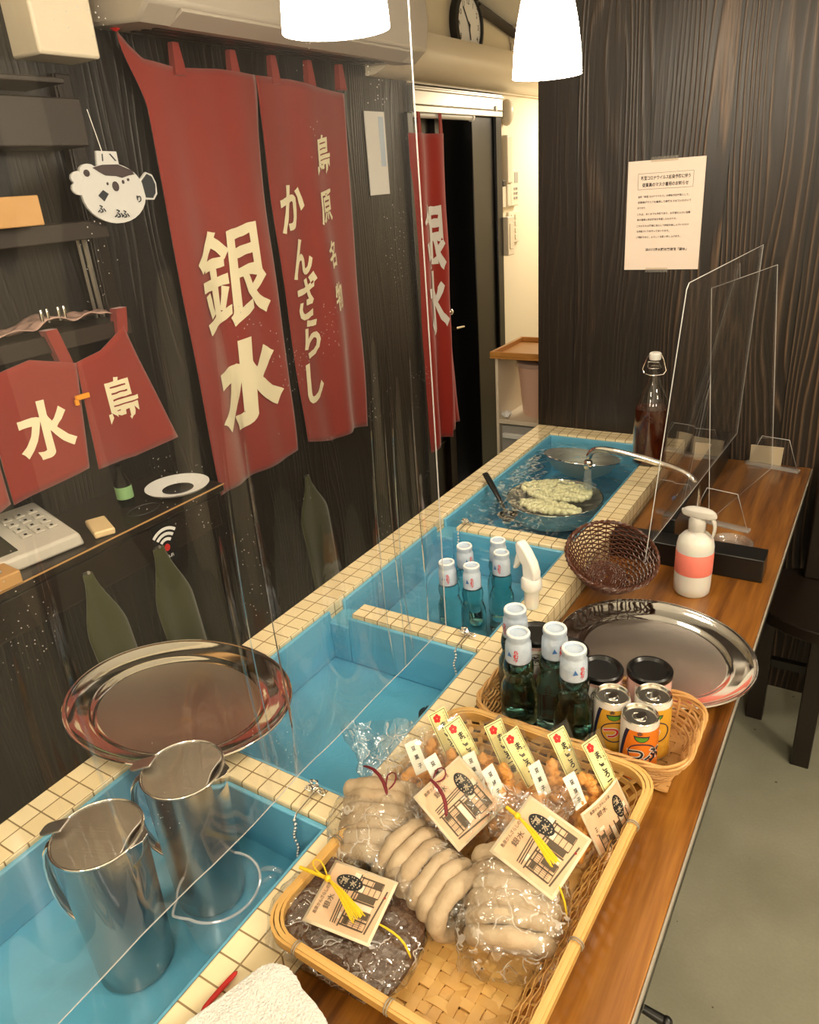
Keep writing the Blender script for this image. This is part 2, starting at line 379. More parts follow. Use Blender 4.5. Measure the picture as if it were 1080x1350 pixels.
        if parent is not None: o.parent = parent
        if solid:
            q = o.modifiers.new('solid', 'SOLIDIFY'); q.thickness = solid; q.offset = 0
        if bevel:
            q = o.modifiers.new('bevel', 'BEVEL'); q.width = bevel; q.segments = seg; q.limit_method = 'ANGLE'; q.angle_limit = R(40)
        if sub:
            q = o.modifiers.new('sub', 'SUBSURF'); q.levels = sub; q.render_levels = sub
        return o
_gc = {}
def glyphs(body, size, weight):
    k = (body, weight)
    if k not in _gc:
        c = bpy.data.curves.new('lettering', 'FONT'); c.body = body; c.size = 1.0; c.offset = weight; c.resolution_u = 3
        o = bpy.data.objects.new('lettering', c); me = o.to_mesh()
        _gc[k] = ([tuple(v.co) for v in me.vertices], [tuple(p.vertices) for p in me.polygons])
        o.to_mesh_clear(); bpy.data.objects.remove(o); bpy.data.curves.remove(c)
    vs, fs = _gc[k]; return [(p[0] * size, p[1] * size) for p in vs], fs
def tag(o, label, cat, group=None, kind=None):
    o['label'] = label; o['category'] = cat
    if group: o['group'] = group
    if kind: o['kind'] = kind
    return o
def thing(name, label, cat, loc=(0, 0, 0), rot=(0, 0, 0), group=None, kind=None):
    o = bpy.data.objects.new(name, None); COL.objects.link(o); o.location = loc; o.rotation_euler = rot; o.empty_display_size = .02
    return tag(o, label, cat, group, kind)
def struct(o, label=None, cat=None):
    o['kind'] = 'structure'
    if label: o['label'] = label; o['category'] = cat
    return o
def dup(root, loc, rot=None, label=None):
    r = root.copy(); COL.objects.link(r); r.location = loc
    if rot is not None: r.rotation_euler = rot
    if label: r['label'] = label
    for ch in root.children:
        c = ch.copy(); COL.objects.link(c); c.parent = r
        for g in ch.children:
            d = g.copy(); COL.objects.link(d); d.parent = c
    return r

# ------------------------------------------------------------------ the room
WT = .74          # wooden counter top
RT = .785         # tiled rim top
BW = 2.205        # face of the black board wall
LX = -1.6         # face of the left wall
b = MB().box(-1.75, 2.5, -1.7, 4.8, -.08, 0); struct(b.build('floor', 'concrete', smooth=False), 'grey concrete floor to the right of the counter', 'floor')
b = MB().box(-1.75, 2.5, -1.7, 2.9, 2.36, 2.44); struct(b.build('ceiling', 'ceiling', smooth=False), 'pale ceiling of the room', 'ceiling')
b = MB()
b.add([(-1.62, 2.9, 2.232), (-.86, 2.9, 2.232), (-.86, 4.8, 1.922), (-1.62, 4.8, 1.922), (-1.62, 2.9, 2.46), (-.86, 2.9, 2.46), (-.86, 4.8, 2.46), (-1.62, 4.8, 2.46)],
      [(0, 3, 2, 1), (4, 5, 6, 7), (0, 1, 5, 4), (1, 2, 6, 5), (2, 3, 7, 6), (3, 0, 4, 7)])
struct(b.build('ceiling_passage', 'ceiling', smooth=False), 'sloping pale ceiling of the passage', 'ceiling')
b = MB().box(-.915, 2.5, BW, BW + .10, 0, 2.36); struct(b.build('wall_back', 'charred', smooth=False), 'black brushed board wall behind the counter', 'wall')
b = MB().box(-1.75, LX, -1.7, 2.62, 0, 2.44); b.box(-1.75, LX, 2.62, 3.11, 1.86, 2.44); b.box(-1.75, LX, 3.11, 4.8, 0, 2.44)
b.box(-1.9, -1.86, 2.5, 3.2, 0, 1.9)
struct(b.build('wall_left', 'ivory', smooth=False), 'ivory plaster wall on the left', 'wall')
b = MB().box(LX, LX + .012, -1.7, 2.615, 0, 1.94); struct(b.build('trim_1', 'panel_side', smooth=False), 'dark wooden panelling on the left wall behind the red banners', 'panelling')
b = MB().box(2.42, 2.5, -1.7, 2.3, 0, 2.44); struct(b.build('wall_right', 'ivory', smooth=False))
b = MB().box(-1.75, 2.5, -1.78, -1.7, 0, 2.44); struct(b.build('wall_front', 'ivory', smooth=False))
b = MB().box(-1.75, -.8, 4.7, 4.8, 0, 2.44); b.box(-.86, -.80, 2.30, 4.8, 0, 2.44); struct(b.build('wall_far', 'ivory', smooth=False))
# ivory beam above the doorway
b = MB()
def beam(u, v):
    a = v * pi / 2; y = 2.42 + u * 2.3
    return (LX + .135 * sin(a) if v < 1 else LX + .135, y, 1.93 - .055 * cos(a) )
prof = [(LX, 1.868), (LX + .05, 1.870), (LX + .09, 1.885), (LX + .118, 1.91), (LX + .13, 1.94), (LX + .13, 1.985), (LX + .12, 2.0), (LX, 2.005)]
b.prism(prof, lambda x, z, h: (x, 2.36 + h, z), 2.3); b.box(LX, LX + .02, 2.62, 4.66, 1.862, 1.87)
struct(b.build('trim_2', 'ivory_gloss', angle=50), 'rounded ivory boxing above the doorway', 'beam')
# dark cable channel where the wall meets the sloping ceiling, with its pale clips
r = thing('cable_channel', 'dark cable channel with a pale clip sloping down the ceiling edge beside the clock', 'cable channel', (0, 0, 0))
b = MB(); p0 = Vector((LX + .02, 3.17, 2.160)); p1 = Vector((LX + .02, 4.1, 2.008)); b.tube([p0, p1], .022, 4); b.build('channel', 'darkwood', r, smooth=False)
q = p0.lerp(p1, .40); b = MB().box(LX, LX + .05, q.y - .014, q.y + .014, q.z - .034, q.z + .030); b.build('clip', 'ivory_gloss', r, bevel=.004)
b = MB().tube([(LX + .012, q.y, q.z), (LX + .012, q.y, 2.0)], .011, 10); b.build('drop_pipe', 'ivory_gloss', r)

# doorway: black posts, grey head, dark leaf
d = thing('door_1', 'black framed doorway with a grey metal head in the left wall', 'door', (0, 0, 0)); d['kind'] = 'structure'
b = MB().box(LX - .02, LX + .035, 2.62, 3.372, 1.768, 1.855); b.box(LX + .035, LX + .042, 2.62, 3.372, 1.838, 1.848); b.box(LX + .035, LX + .040, 2.62, 3.372, 1.79, 1.795)
b.build('door_head', 'alu', d, bevel=.003)
b = MB(); b.tube([(LX + .034, 3.30, 1.80), (LX + .041, 3.30, 1.80)], .010, 14); b.build('bolt_cap', 'white_plastic', d)
b = MB().box(LX - .26, LX + .02, 3.10, 3.358, 0, 1.768); b.box(LX + .02, LX + .035, 3.30, 3.358, 0, 1.768); b.box(LX - .10, LX + .028, 2.58, 2.62, 0, 1.768)
b.build('door_post', 'black', d, bevel=.003)
b = MB().box(LX - .12, LX - .085, 2.62, 2.98, 0, 1.768); b.box(LX - .085, LX - .06, 2.93, 2.99, 0, 1.768)
for z in (.12, .40, .68, .96, 1.24, 1.52): b.box(LX - .085, LX - .078, 2.62, 2.93, z, z + .012)
b.build('door_leaf', 'darkwood', d, bevel=.002)
b = MB(); b.tube([(LX - .06, 2.962, .93), (LX - .02, 2.962, .93), (LX - .02, 3.03, .925)], .008, 10); b.ball((LX - .045, 2.962, 1.0), .016, 12)
b.build('door_handle', 'chrome', d)

# ------------------------------------------------------------------ things on the left wall
# air conditioner
r = thing('air_conditioner', 'ivory wall air conditioner above the large red banner', 'air conditioner', (LX, 1.285, 1.898))
b = MB(); M['aircon'] = simple('aircon_plastic', (.40, .355, .30), .4); pr = [(0, .0), (.17, -.012), (.215, .02), (.225, .10), (.21, .27), (0, .28)]
b.prism(pr, lambda x, z, h: (x, h, z), 1.14); b.build('casing', 'aircon', r, bevel=.008, angle=30)
b = MB(); b.X = Matrix.Translation((.165, .09, -.008)) @ Matrix.Rotation(R(-24), 4, 'Y'); b.box(0, .055, 0, .96, -.006, .002); b.build('louvre', 'aircon', r, bevel=.002)
b = MB()
for k in range(3): b.box(.045 + k * .035, .060 + k * .035, .09, 1.01, -.0075 - k * .002, -.0035 - k * .002)
b.build('outlet_slot', 'darkwood', r, smooth=False)
# control box, top left
r = thing('control_panel', 'cream wall control box with a small grey screen above the shelves', 'control panel', (-1.5, 1.09, 1.822))
b = MB().box(-.1, 0, 0, .145, 0, .25); b.build('casing', 'ivory_gloss', r, bevel=.006)
b = MB().box(0, .003, .05, .135, .128, .185); b.build('screen', 'lcd', r, smooth=False)
b = MB().box(.003, .0045, .058, .066, .15, .18); b.build('indicator', 'green_cloth', r, smooth=False)
# shelving
r = thing('wall_shelf', 'dark wooden wall shelving at the upper left with two open boards', 'shelf', (-1.588, 0, 0))
b = MB().box(0, .10, .1, 1.15, 1.655, 1.745); b.build('top_rail', 'shelfwood', r, bevel=.003)
b = MB().box(.0, .13, .1, 1.10, 1.765, 1.775); b.build('ledge', 'shelfwood', r, bevel=.002)
for z0, y1 in ((1.475, 1.15), (1.262, 1.155)):
    b = MB().box(0, .10, .1, y1, z0, z0 + .036); b.build('shelf_board', 'shelfwood', r, bevel=.002)
b = MB().box(0, .02, 1.155, 1.20, 1.0, 1.80); b.box(.02, .024, 1.16, 1.172, 1.0, 1.80, ); b.build('upright', 'darkwood', r, bevel=.002)
b = MB(); b.tube([(.022, 1.142, 1.3), (.022, 1.138, 1.5)], .006, 6); b.tube([(.018, 1.128, 1.3), (.018, 1.124, 1.5)], .004, 6); b.build('steel_strip', 'alu', r)
b = MB().box(-1.49, -1.45, .80, .975, 1.512, 1.567); tag(b.build('wooden_block', 'tan_wood', bevel=.002), 'pale wooden block on the upper wall shelf', 'block')
def crum(sx, sy, amp, sc, seed, zf=0.0):
    def f(u, v):
        x = (u - .5) * sx; y = (v - .5) * sy
        return (x, y, zf + amp * (noise.noise(Vector((x, y, seed)) * sc) + .5 * noise.noise(Vector((x, y, seed + 5)) * sc * 2.3)))
    return f
M['film_pink'] = simple('folded_wrap', (.50, .33, .28), .25, bump=(40, .6, .01), Alpha=.9)
b = MB(); b.X = Matrix.Translation((-1.535, .93, 1.318)); b.grid(crum(.10, .36, .022, 14, 3, .004), 14, 40)
tag(b.build('wrapping_film', 'film_pink', solid=.002), 'crumpled pinkish wrapping laid along the lower wall shelf', 'wrapping')
for k, (yy, lb) in enumerate(((.99, 'small steel clip on the lower wall shelf, nearer the fish'), (.95, 'small steel clip on the lower wall shelf, farther from the fish'))):
    r = thing('clip', lb, 'clip', (-1.49, yy, 1.322), group='steel clips on the lower shelf'); b = MB()
    for j in range(2): b.box(-.004, .004, -.012 + j * .014, -.006 + j * .014, 0, .030)
    b.build('jaw', 'chrome', r, bevel=.002)
# small noren under the shelf
def nz(x, y, s=0): return noise.noise(Vector((x, y, s)))
r = thing('small_noren', 'short red shop curtain with white characters hanging below the wall shelf', 'curtain', (-1.478, 0, 0))
def sn(y, z):   # gentle folds; the right half flares out towards its hem
    d = (1.27 - z); return Vector((.010 * sin(y * 22) * d * 2 + .012 * nz(y * 7, z * 5, 4) + d * .03, y, z))
def panel(b, pts_top, pts_bot, n=26, mz=16, mi=0, f=sn):
    def g(u, v):
        k = u * (len(pts_top) - 1); i = min(int(k), len(pts_top) - 2); q = k - i
        t = Vector(pts_top[i]).lerp(Vector(pts_top[i + 1]), q); bt = Vector(pts_bot[i]).lerp(Vector(pts_bot[i + 1]), q)
        p = t.lerp(bt, v); return f(p.x, p.y)
    b.grid(g, n, mz, mi)
b = MB(); panel(b, [(.60, 1.232), (.768, 1.243)], [(.565, .945), (.757, .99)]); b.build('cloth_panel', 'noren', r, solid=.003)
b = MB(); panel(b, [(.772, 1.243), (.88, 1.262), (.985, 1.232)], [(.765, .985), (.85, .995), (.940, 1.008)]); b.build('cloth_panel', 'noren', r, solid=.003)
b = MB(); panel(b, [(.985, 1.232), (1.05, 1.245), (1.125, 1.285)], [(.965, .995), (1.08, .985), (1.20, .998)]); b.build('cloth_panel', 'noren', r, solid=.003)
for (y0, z0, y1, z1) in ((.945, 1.31, .965, 1.235), (1.128, 1.325, 1.120, 1.27), (.69, 1.30, .70, 1.235)):
    b = MB(); b.hexa([(.0, y1 - .014, z1), (.0, y1 + .014, z1), (-.02, y1 + .014, z1), (-.02, y1 - .014, z1)], [(.004, y0 - .014, z0), (.004, y0 + .014, z0), (-.02, y0 + .014, z0), (-.02, y0 - .014, z0)]); b.build('hanging_tab', 'noren', r)
b = MB()
def onsn(cy, cz, sh=0.0): return lambda x, y: sn(cy + x + sh * y, cz + y) + Vector((.0035, 0, 0))
b.text('水', .125, onsn(.873, 1.118, .05), 0, .03, .02, .012, sx=.95); b.text('島', .115, onsn(1.072, 1.128, -.05), 0, .018, .018, .012, sx=.85)
b.build('lettering', 'cream_print', r)
b = MB().box(.014, .020, .952, .985, 1.158, 1.168); b.box(.014, .020, .948, .956, 1.148, 1.160); b.build('stitching', simple('orange_thread', (.85, .33, .02), .6), r)
# fish sign
M['fish_white'] = simple('fish_white_paint', (.62, .62, .62), .6); M['fish_dark'] = simple('fish_dark_paint', (.045, .028, .032), .6); M['fish_grey'] = simple('fish_grey_paint', (.014, .018, .026), .6)
r = thing('fish_sign', 'white cut-out puffer fish sign hanging at the end of the upper shelf', 'sign', (-1.47, 1.168, 1.565)); r.scale = (1, 1.22, 1)
def fy(p, x): return lambda a, c, h: (x + h, a, c)
body = [(.068 * cos(a) * (1.0), .060 * sin(a) - .004) for a in [2 * pi * k / 30 for k in range(30)]]
b = MB().prism(body, fy(0, 0), .006); b.prism([(-.066 + .016 * cos(a), .030 + .013 * sin(a)) for a in [k * pi / 6 for k in range(12)]], fy(0, 0), .0055)
b.prism([(-.070 + .014 * cos(a), .010 + .013 * sin(a)) for a in [k * pi / 6 for k in range(12)]], fy(0, 0), .005)
b.prism([(-.045 + .018 * cos(a), .042 + .014 * sin(a)) for a in [k * pi / 6 for k in range(12)]], fy(0, 0), .0065)
b.build('body', 'fish_white', r)
b = MB().prism([(.060, .020), (.078, .036), (.092, .030), (.098, .012), (.096, -.010), (.086, -.022), (.064, -.020)], fy(0, 0), .005); b.build('tail', 'fish_white', r)
b = MB().prism([(.064, .018), (.079, .032), (.089, .026), (.094, .010), (.091, -.008), (.083, -.018), (.067, -.016)], fy(0, .005), .002); b.build('tail_marking', 'fish_grey', r)
b = MB().prism([(-.024, .053), (.022, .053), (.022, .078), (-.020, .080)], fy(0, 0), .005); b.build('fin', 'fish_white', r)
b = MB(); b.prism([(-.036, .048), (-.015, .053), (.018, .053), (.046, .040), (.050, .032), (.036, .030), (.022, .026), (.010, .030), (-.012, .032), (-.022, .038)], fy(0, .006), .0015)
for (cy, cz, ry, rz) in ((-.050, .038, .006, .007), (-.012, .016, .002, .003), (.004, .010, .007, .010), (.022, .018, .0025, .004), (.034, .022, .0025, .003)):
    b.prism([(cy + ry * cos(k * pi / 6), cz + rz * sin(k * pi / 6)) for k in range(12)], fy(0, .0065), .0015)
b.build('marking', 'fish_dark', r)
b = MB(); b.prism([(-.036, -.006), (-.024, .004), (-.014, -.004), (-.026, -.018)], fy(0, .006), .0015)
for (cy, cz, s_) in ((-.036, -.032, .018), (-.002, -.044, .020), (.012, -.046, .018), (.050, -.018, .016)):
    b.text('ふ' if s_ > .017 else 'り', s_, (lambda x, y, cy=cy, cz=cz: Vector((.0076, cy + x, cz + y))), 0, .03)
b.prism([(-.012, .060), (-.010, .074), (-.008, .074), (-.010, .060)], fy(0, .005), .001); b.prism([(.008, .074), (.018, .060), (.015, .060), (.005, .074)], fy(0, .005), .001)
b.build('brush_stroke', 'fish_grey', r)
b = MB().tube([(.002, -.006, .078), (-.02, -.004, .16)], .0008, 5); b.build('hanging_string', 'white_print', r)

# large red noren
r = thing('red_noren', 'tall dark red split banner with large cream characters on the left wall', 'banner', (LX + .03, 0, 0))
def bn(y, z):
    d = max(0.0, 1.80 - z); fold = .012 * sin(y * 19 + .8) + .006 * sin(y * 47 + z * 2.0)
    if y > 1.95: fold += .010 * sin((y - 1.95) * 34)
    return Vector((.012 + fold * min(1, .25 + d) + .010 * nz(y * 4, z * 3, 9), y, z))
LT = [(1.335, 1.893), (1.36, 1.868), (1.395, 1.842), (1.50, 1.832), (1.64, 1.838), (1.775, 1.832)]
LB = [(1.384, .752), (1.392, .752), (1.42, .752), (1.52, .757), (1.62, .762), (1.722, .780)]
b = MB()
def leftp(u, v):
    k = u * 5; i = min(int(k), 4); q = k - i; t = Vector(LT[i]).lerp(Vector(LT[i + 1]), q); bo = Vector(LB[i]).lerp(Vector(LB[i + 1]), q)
    p = t.lerp(bo, v); s_ = min(1.0, v * 7.0); s_ = s_ * s_ * (3 - 2 * s_)
    p.x = t.x * (1 - s_) + (1.384 + .338 * u + .045 * (1 - v) * u) * s_      # the free edge hangs plumb below the pulled corner
    return bn(p.x, p.y)
b.grid(leftp, 44, 60); b.build('cloth_panel', 'noren', r, solid=.003)
b = MB(); panel(b, [(1.778, 1.832), (1.92, 1.830), (2.06, 1.815), (2.19, 1.807)], [(1.812, .775), (1.93, .742), (2.03, .750), (2.14, .731)], 40, 50, 0, bn); b.build('cloth_panel', 'noren', r, solid=.003)
for y in (1.505, 1.70, 1.86, 2.02, 2.175): b = MB(); b.hexa([(.0, y - .018, 1.815), (.0, y + .018, 1.815), (.02, y + .018, 1.815), (.02, y - .018, 1.815)], [(.0, y - .010, 1.885), (.0, y + .010, 1.885), (.016, y + .010, 1.885), (.016, y - .010, 1.885)]); b.build('hanging_tab', 'noren', r)
b = MB(); b.ball((.022, 1.328, 1.902), .014, 12); b.build('hook', 'red_ink', r)
b = MB()
def onbn(cy, cz, sh=0.0, tilt=0.0): return lambda x, y: bn(cy + x + sh * y, cz + y + tilt * x) + Vector((.0075, 0, 0))
b.text('銀', .275, onbn(1.572, 1.335, .04, .16), 0, .016, .014, .012, sx=.92); b.text('水', .245, onbn(1.572, 1.038, .05, .14), 0, .052, .018, .012, sx=.95)
for ch, y, z, s_ in (('か', 1.872, 1.495, .145), ('ん', 1.885, 1.350, .125), ('ざ', 1.888, 1.232, .135), ('ら', 1.890, 1.105, .135), ('し', 1.882, .965, .150)):
    b.text(ch, s_, onbn(y, z, .06, .18), 0, .030, .016, .012, sx=.82)
for ch, y, z, s_ in (('島', 2.035, 1.632, .120), ('原', 2.022, 1.485, .105), ('名', 2.018, 1.345, .085), ('物', 2.022, 1.215, .09)):
    b.text(ch, s_, onbn(y, z, .04, .16), 0, .020, .016, .012, sx=.74)
b.build('lettering', 'cream_print', r)
# pale strips stuck beside the banner
M['poster_blue'] = simple('poster_blue', (.50, .62, .80), .5)
r = thing('paper_strip', 'narrow pale paper strip stuck to the dark wall right of the red banner', 'paper', (LX + .013, 2.388, 1.635))
b = MB().box(0, .003, -.06, .06, -.13, .13); b.build('sheet', 'white_print', r); b = MB().box(.003, .0036, .02, .05, -.04, .115); b.build('print', 'poster_blue', r)
# clock
r = thing('wall_clock', 'round black framed wall clock above the ivory beam', 'clock', (LX + .002, 3.092, 2.083), (0, R(90), 0))
b = MB().lathe([(.0, 0), (.118, 0), (.122, .012), (.120, .030), (.104, .034), (.102, .022), (0, .022)], n=48); b.build('case', 'black_plastic', r)
b = MB().lathe([(.0, .0225), (.101, .0225), (.101, .0235), (0, .0235)], n=48); b.build('dial', 'white_print', r)
b = MB()
for k in range(12):
    a = k * pi / 6; b.text(str(12 if k == 0 else k), .026, (lambda x, y, a=a: Vector((-(y + .080 * cos(a)), x + .080 * sin(a), .0242))), 0, .01)
for k in range(60):
    a = k * pi / 30; b.X = Matrix.Rotation(-a, 4, 'Z'); b.box(-.097, -.093, -.0006, .0006, .0236, .0240)
b.X = None; b.build('numerals', 'ink', r)
for nm, a, l, w_ in (('hour_hand', R(168), .05, .004), ('minute_hand', R(-38), .075, .003)):
    b = MB(); b.X = Matrix.Rotation(-a, 4, 'Z'); b.box(-l, .012, -w_, w_, .0255, .0265); b.build(nm, 'ink', r)
b = MB().lathe([(0, .027), (.006, .027), (.006, .029), (0, .029)], n=14); b.build('pin', 'ink', r)
# door noren and its rod
r = thing('curtain_rod', 'white tension rod across the dark doorway', 'rod', (LX + .02, 2.62, 1.762)); b = MB().tube([(0, 0, 0), (0, .475, 0)], .011, 14); b.build('pole', 'white_plastic', r)
b = MB().tube([(0, .472, 0), (0, .485, 0)], .015, 14); b.build('end_cap', 'white_plastic', r)
r = thing('door_noren', 'bright red curtain with white characters hanging in the doorway', 'curtain', (LX + .03, 0, 0))
def dn(y, z): d = 1.7 - z; return Vector((.022 * sin((y - 2.6) * 40) * (.4 + .5 * d) + .008 * nz(y * 9, z * 4, 2), y, z))
b = MB(); panel(b, [(2.58, 1.700), (2.72, 1.700), (2.83, 1.700)], [(2.60, .47), (2.70, .505), (2.775, .49)], 30, 50, 0, dn); b.build('cloth_panel', 'noren_bright', r, solid=.003)
b = MB(); panel(b, [(2.79, 1.5), (2.832, 1.5)], [(2.775, .515), (2.905, .52)], 10, 40, 0, lambda y, z: dn(y, z) + Vector((-.012, 0, 0))); b.build('cloth_panel', 'noren_bright', r, solid=.003)
for y in (2.655, 2.815): b = MB(); b.hexa([(.0, y - .012, 1.69), (.0, y + .012, 1.69), (.004, y + .012, 1.69), (.004, y - .012, 1.69)], [(.004, y - .016, 1.77), (.004, y, 1.77), (.008, y, 1.77), (.008, y - .016, 1.77)]); b.build('hanging_tab', 'noren_bright', r)
b = MB()
for ch, z, s_ in (('銀', 1.33, .26), ('水', 1.08, .26)): b.text(ch, s_, (lambda x, y, z=z: dn(2.712 + x, z + y) + Vector((.0045, 0, 0))), 0, .03, .02, .01, sx=.55)
b.build('lettering', 'white_print', r)
r = thing('door_poster', 'small blue and white poster seen through the doorway beside the red curtain', 'poster', (LX - .079, 2.87, 1.46))
b = MB().box(0, .002, -.04, .055, -.14, .14); b.build('sheet', 'paper', r); b = MB().box(.002, .0026, -.03, .045, -.06, .12); b.build('print', 'poster_blue', r)
# fittings on the ivory wall beyond the door
r = thing('pipe_cover', 'ivory conduit with a rounded head beside the door frame', 'conduit', (LX, 3.445, 0)); b = MB().box(0, .035, -.03, .03, 1.50, 1.70); b.box(0, .028, -.022, .022, 1.40, 1.50); b.build('channel', 'ivory_gloss', r, bevel=.006)
b = MB().ball((.02, 0, 1.79), .036, 14, sc=(.9, 1, 1.5)); b.build('head', 'ivory_gloss', r)
r = thing('intercom', 'slim ivory wall remote with a tiny screen on the passage wall', 'intercom', (LX, 3.52, 1.40)); b = MB().box(0, .022, -.045, .045, 0, .155); b.build('casing', 'ivory_gloss', r, bevel=.004)
b = MB().box(.022, .0235, -.005, .035, .10, .145); b.build('screen', 'grey_plastic', r)
b = MB()
for k in range(3):
    for j in range(2): b.box(.022, .025, -.012 + j * .025, .003 + j * .025, .03 + k * .02, .04 + k * .02)
b.build('button', 'grey_plastic', r)
r = thing('switch_plate', 'ivory switch panel below the slim wall remote', 'switch', (LX, 3.53, 1.235)); b = MB().box(0, .012, -.06, .06, 0, .14); b.build('plate', 'ivory_gloss', r, bevel=.003)
for k in range(4):
    for j in range(2):
        b = MB().box(.012, .016, -.035 + j * .04, -.012 + j * .04, .015 + k * .03, .037 + k * .03); b.build('rocker', 'ivory', r, bevel=.001)
r = thing('switch_box', 'deep ivory switch box hard against the door frame', 'switch box', (LX, 3.40, 1.19)); b = MB().box(0, .055, -.035, .035, 0, .17); b.build('casing', 'ivory_gloss', r, bevel=.004)
b = MB().box(.055, .058, -.018, .018, .03, .14); b.build('rocker', 'ivory', r, bevel=.001)
r = thing('wall_plug', 'small ivory plug box above the deep switch box', 'plug', (LX, 3.385, 1.40)); b = MB().box(0, .03, -.018, .018, 0, .09); b.build('casing', 'ivory_gloss', r, bevel=.003); b = MB().box(.0, .034, -.02, .012, .09, .115); b.build('plug_top', 'black_plastic', r, bevel=.003)
# passage stand
r = thing('passage_stand', 'pale stand with shelves in the lit passage behind the black wall', 'stand', (-1.268, 2.62, 0))
b = MB().box(0, .012, 0, .28, 0, .893); b.box(.33, .342, 0, .28, 0, .893); b.build('side_panel', 'ivory_gloss', r, bevel=.002)
b = MB().box(.012, .33, .0, .28, .628, .645); b.build('shelf', 'ivory_gloss', r, bevel=.002); b = MB().box(.012, .33, .02, .28, .30, .315); b.build('shelf', 'ivory_gloss', r, bevel=.002)
b = MB().box(.02, .32, .004, .26, .33, .62); b.build('drawer', 'grey_plastic', r, bevel=.004); b = MB().box(.03, .13, -.012, .004, .572, .592); b.build('drawer_handle', 'white_plastic', r, bevel=.003)
r = thing('wooden_tray', 'honey coloured wooden tray on top of the passage stand', 'tray', (-1.28, 2.60, .8935)); b = MB().box(0, .37, 0, .30, 0, .008); b.build('base', 'orange_wood', r, bevel=.001)
b = MB().box(0, .37, 0, .012, .008, .026); b.box(0, .37, .288, .30, .008, .026); b.box(0, .012, .012, .288, .008, .026); b.box(.358, .37, .012, .288, .008, .026); b.build('rim', 'orange_wood', r, bevel=.002)
r = thing('pink_bin', 'pale pink plastic tub inside the passage stand', 'tub', (-1.13, 2.76, .6455)); b = MB().lathe([(0, 0), (.072, 0), (.076, .01), (.095, .205), (.098, .205), (.1, .215), (.094, .215), (.072, .012), (0, .012)], n=36); b.build('body', 'pink_plastic', r)
b = MB().lathe([(.101, .2), (.104, .2), (.106, .217), (.09, .225), (0, .226)], n=36); b.build('lid', clear('tub_lid', (.95, .93, .9), 1.45, .05, .25), r)
r = thing('crumpled_wipe', 'small crumpled white wipe beside the pink tub', 'wipe', (-1.235, 2.65, .6455)); b = MB().ball((0, 0, .014), .02, 12, sc=(1, 1, .7), jit=.6, seed=2); b.build('sheet', 'white_print', r)
# desk along the left wall
r = thing('side_desk', 'dark wooden side desk along the left wall below the banners', 'desk', (LX + .013, 0, 0))
b = MB().box(0, .237, -.3, 1.22, .862, .883); b.build('worktop', 'darkwood', r, bevel=.003)
b = MB().box(.2375, .2385, -.3, 1.22, .879, .8825); b.build('edge_strip', 'tan_wood', r, smooth=False)
b = MB().box(0, .215, -.3, 1.22, .0, .861); b.build('cabinet', 'panel_side', r, smooth=False)
b = MB().box(.215, .228, -.28, 1.20, .775, .855); b.build('drawer_front', 'darkwood', r, bevel=.002)
b = MB().box(.2285, .2295, -.28, 1.20, .7755, .7785); b.build('drawer_edge', 'shelfwood', r, smooth=False)
DX = LX + .013
M['phone_white'] = simple('telephone_plastic', (.55, .52, .46), .4)
r = thing('desk_telephone', 'off-white desk telephone with keypad and dark screen on the side desk', 'telephone', (-1.50, .76, .8835), (0, 0, R(-8)))
b = MB().hexa([(-.085, -.20, 0), (.115, -.20, 0), (.115, .09, 0), (-.085, .09, 0)], [(-.08, -.195, .060), (.11, -.195, .028), (.11, .085, .028), (-.08, .085, .060)]); b.build('body', 'phone_white', r, bevel=.006)
SL = Matrix.Translation((.015, 0, .0445)) @ Matrix.Rotation(math.atan2(.032, .19), 4, 'Y')
b = MB(); b.X = SL; b.box(-.01, .075, -.13, -.035, 0, .002); b.build('screen', 'dark_lcd', r)
b = MB(); b.X = SL
for i in range(4):
    for j in range(3): b.box(-.06 + i * .028, -.042 + i * .028, -.008 + j * .028, .012 + j * .028, 0, .004)
b.build('keypad', 'phone_white', r, bevel=.0015)
b = MB(); b.X = SL
for i in range(4):
    for j in range(3): b.box(-.054 + i * .028, -.048 + i * .028, -.001 + j * .028, .005 + j * .028, .004, .0046)
b.build('key_legend', 'ink', r, smooth=False)
r = thing('cream_box', 'small cream plastic box right of the telephone', 'box', (-1.405, .895, .8835), (0, 0, R(-24))); b = MB().box(-.045, .045, -.022, .022, 0, .016); b.build('casing', simple('cream_plastic', (.80, .60, .33), .4), r, bevel=.004)
r = thing('pen_stand', 'pale wooden pen stand at the left end of the side desk', 'stand', (-1.376, .60, .8835), (0, 0, R(-5))); b = MB().box(-.035, .03, -.06, .07, 0, .028); b.build('base', 'tan_wood', r, bevel=.003); b = MB().box(-.015, .012, -.02, .045, .0285, .034); b.build('pen_tray', 'grey_plastic', r, bevel=.002)
r = thing('dark_dish', 'dark dish with a white rim on the side desk below the large banner', 'dish', (-1.42, 1.135, .8835)); b = MB().lathe([(0, 0), (.04, 0), (.072, .010), (.078, .016), (.074, .016), (.038, .006), (0, .006)], n=40, mis=[0, 0, 1, 1, 1, 0]); b.build('bowl', ['black_plastic', 'white_print'], r)
r = thing('small_bottle', 'small dark bottle with a green label on the side desk beside the dish', 'bottle', (-1.47, 1.02, .8835)); b = MB().lathe([(0, 0), (.018, 0), (.019, .01), (.019, .06), (.008, .085), (.008, .10), (0, .10)], n=20); b.build('body', glass('dark_glass', (.03, .035, .02)), r); b = MB().lathe([(.0193, .02), (.0196, .02), (.0196, .05), (.0193, .05)], n=20); b.build('label_band', simple('green_label', (.25, .45, .2), .5), r)
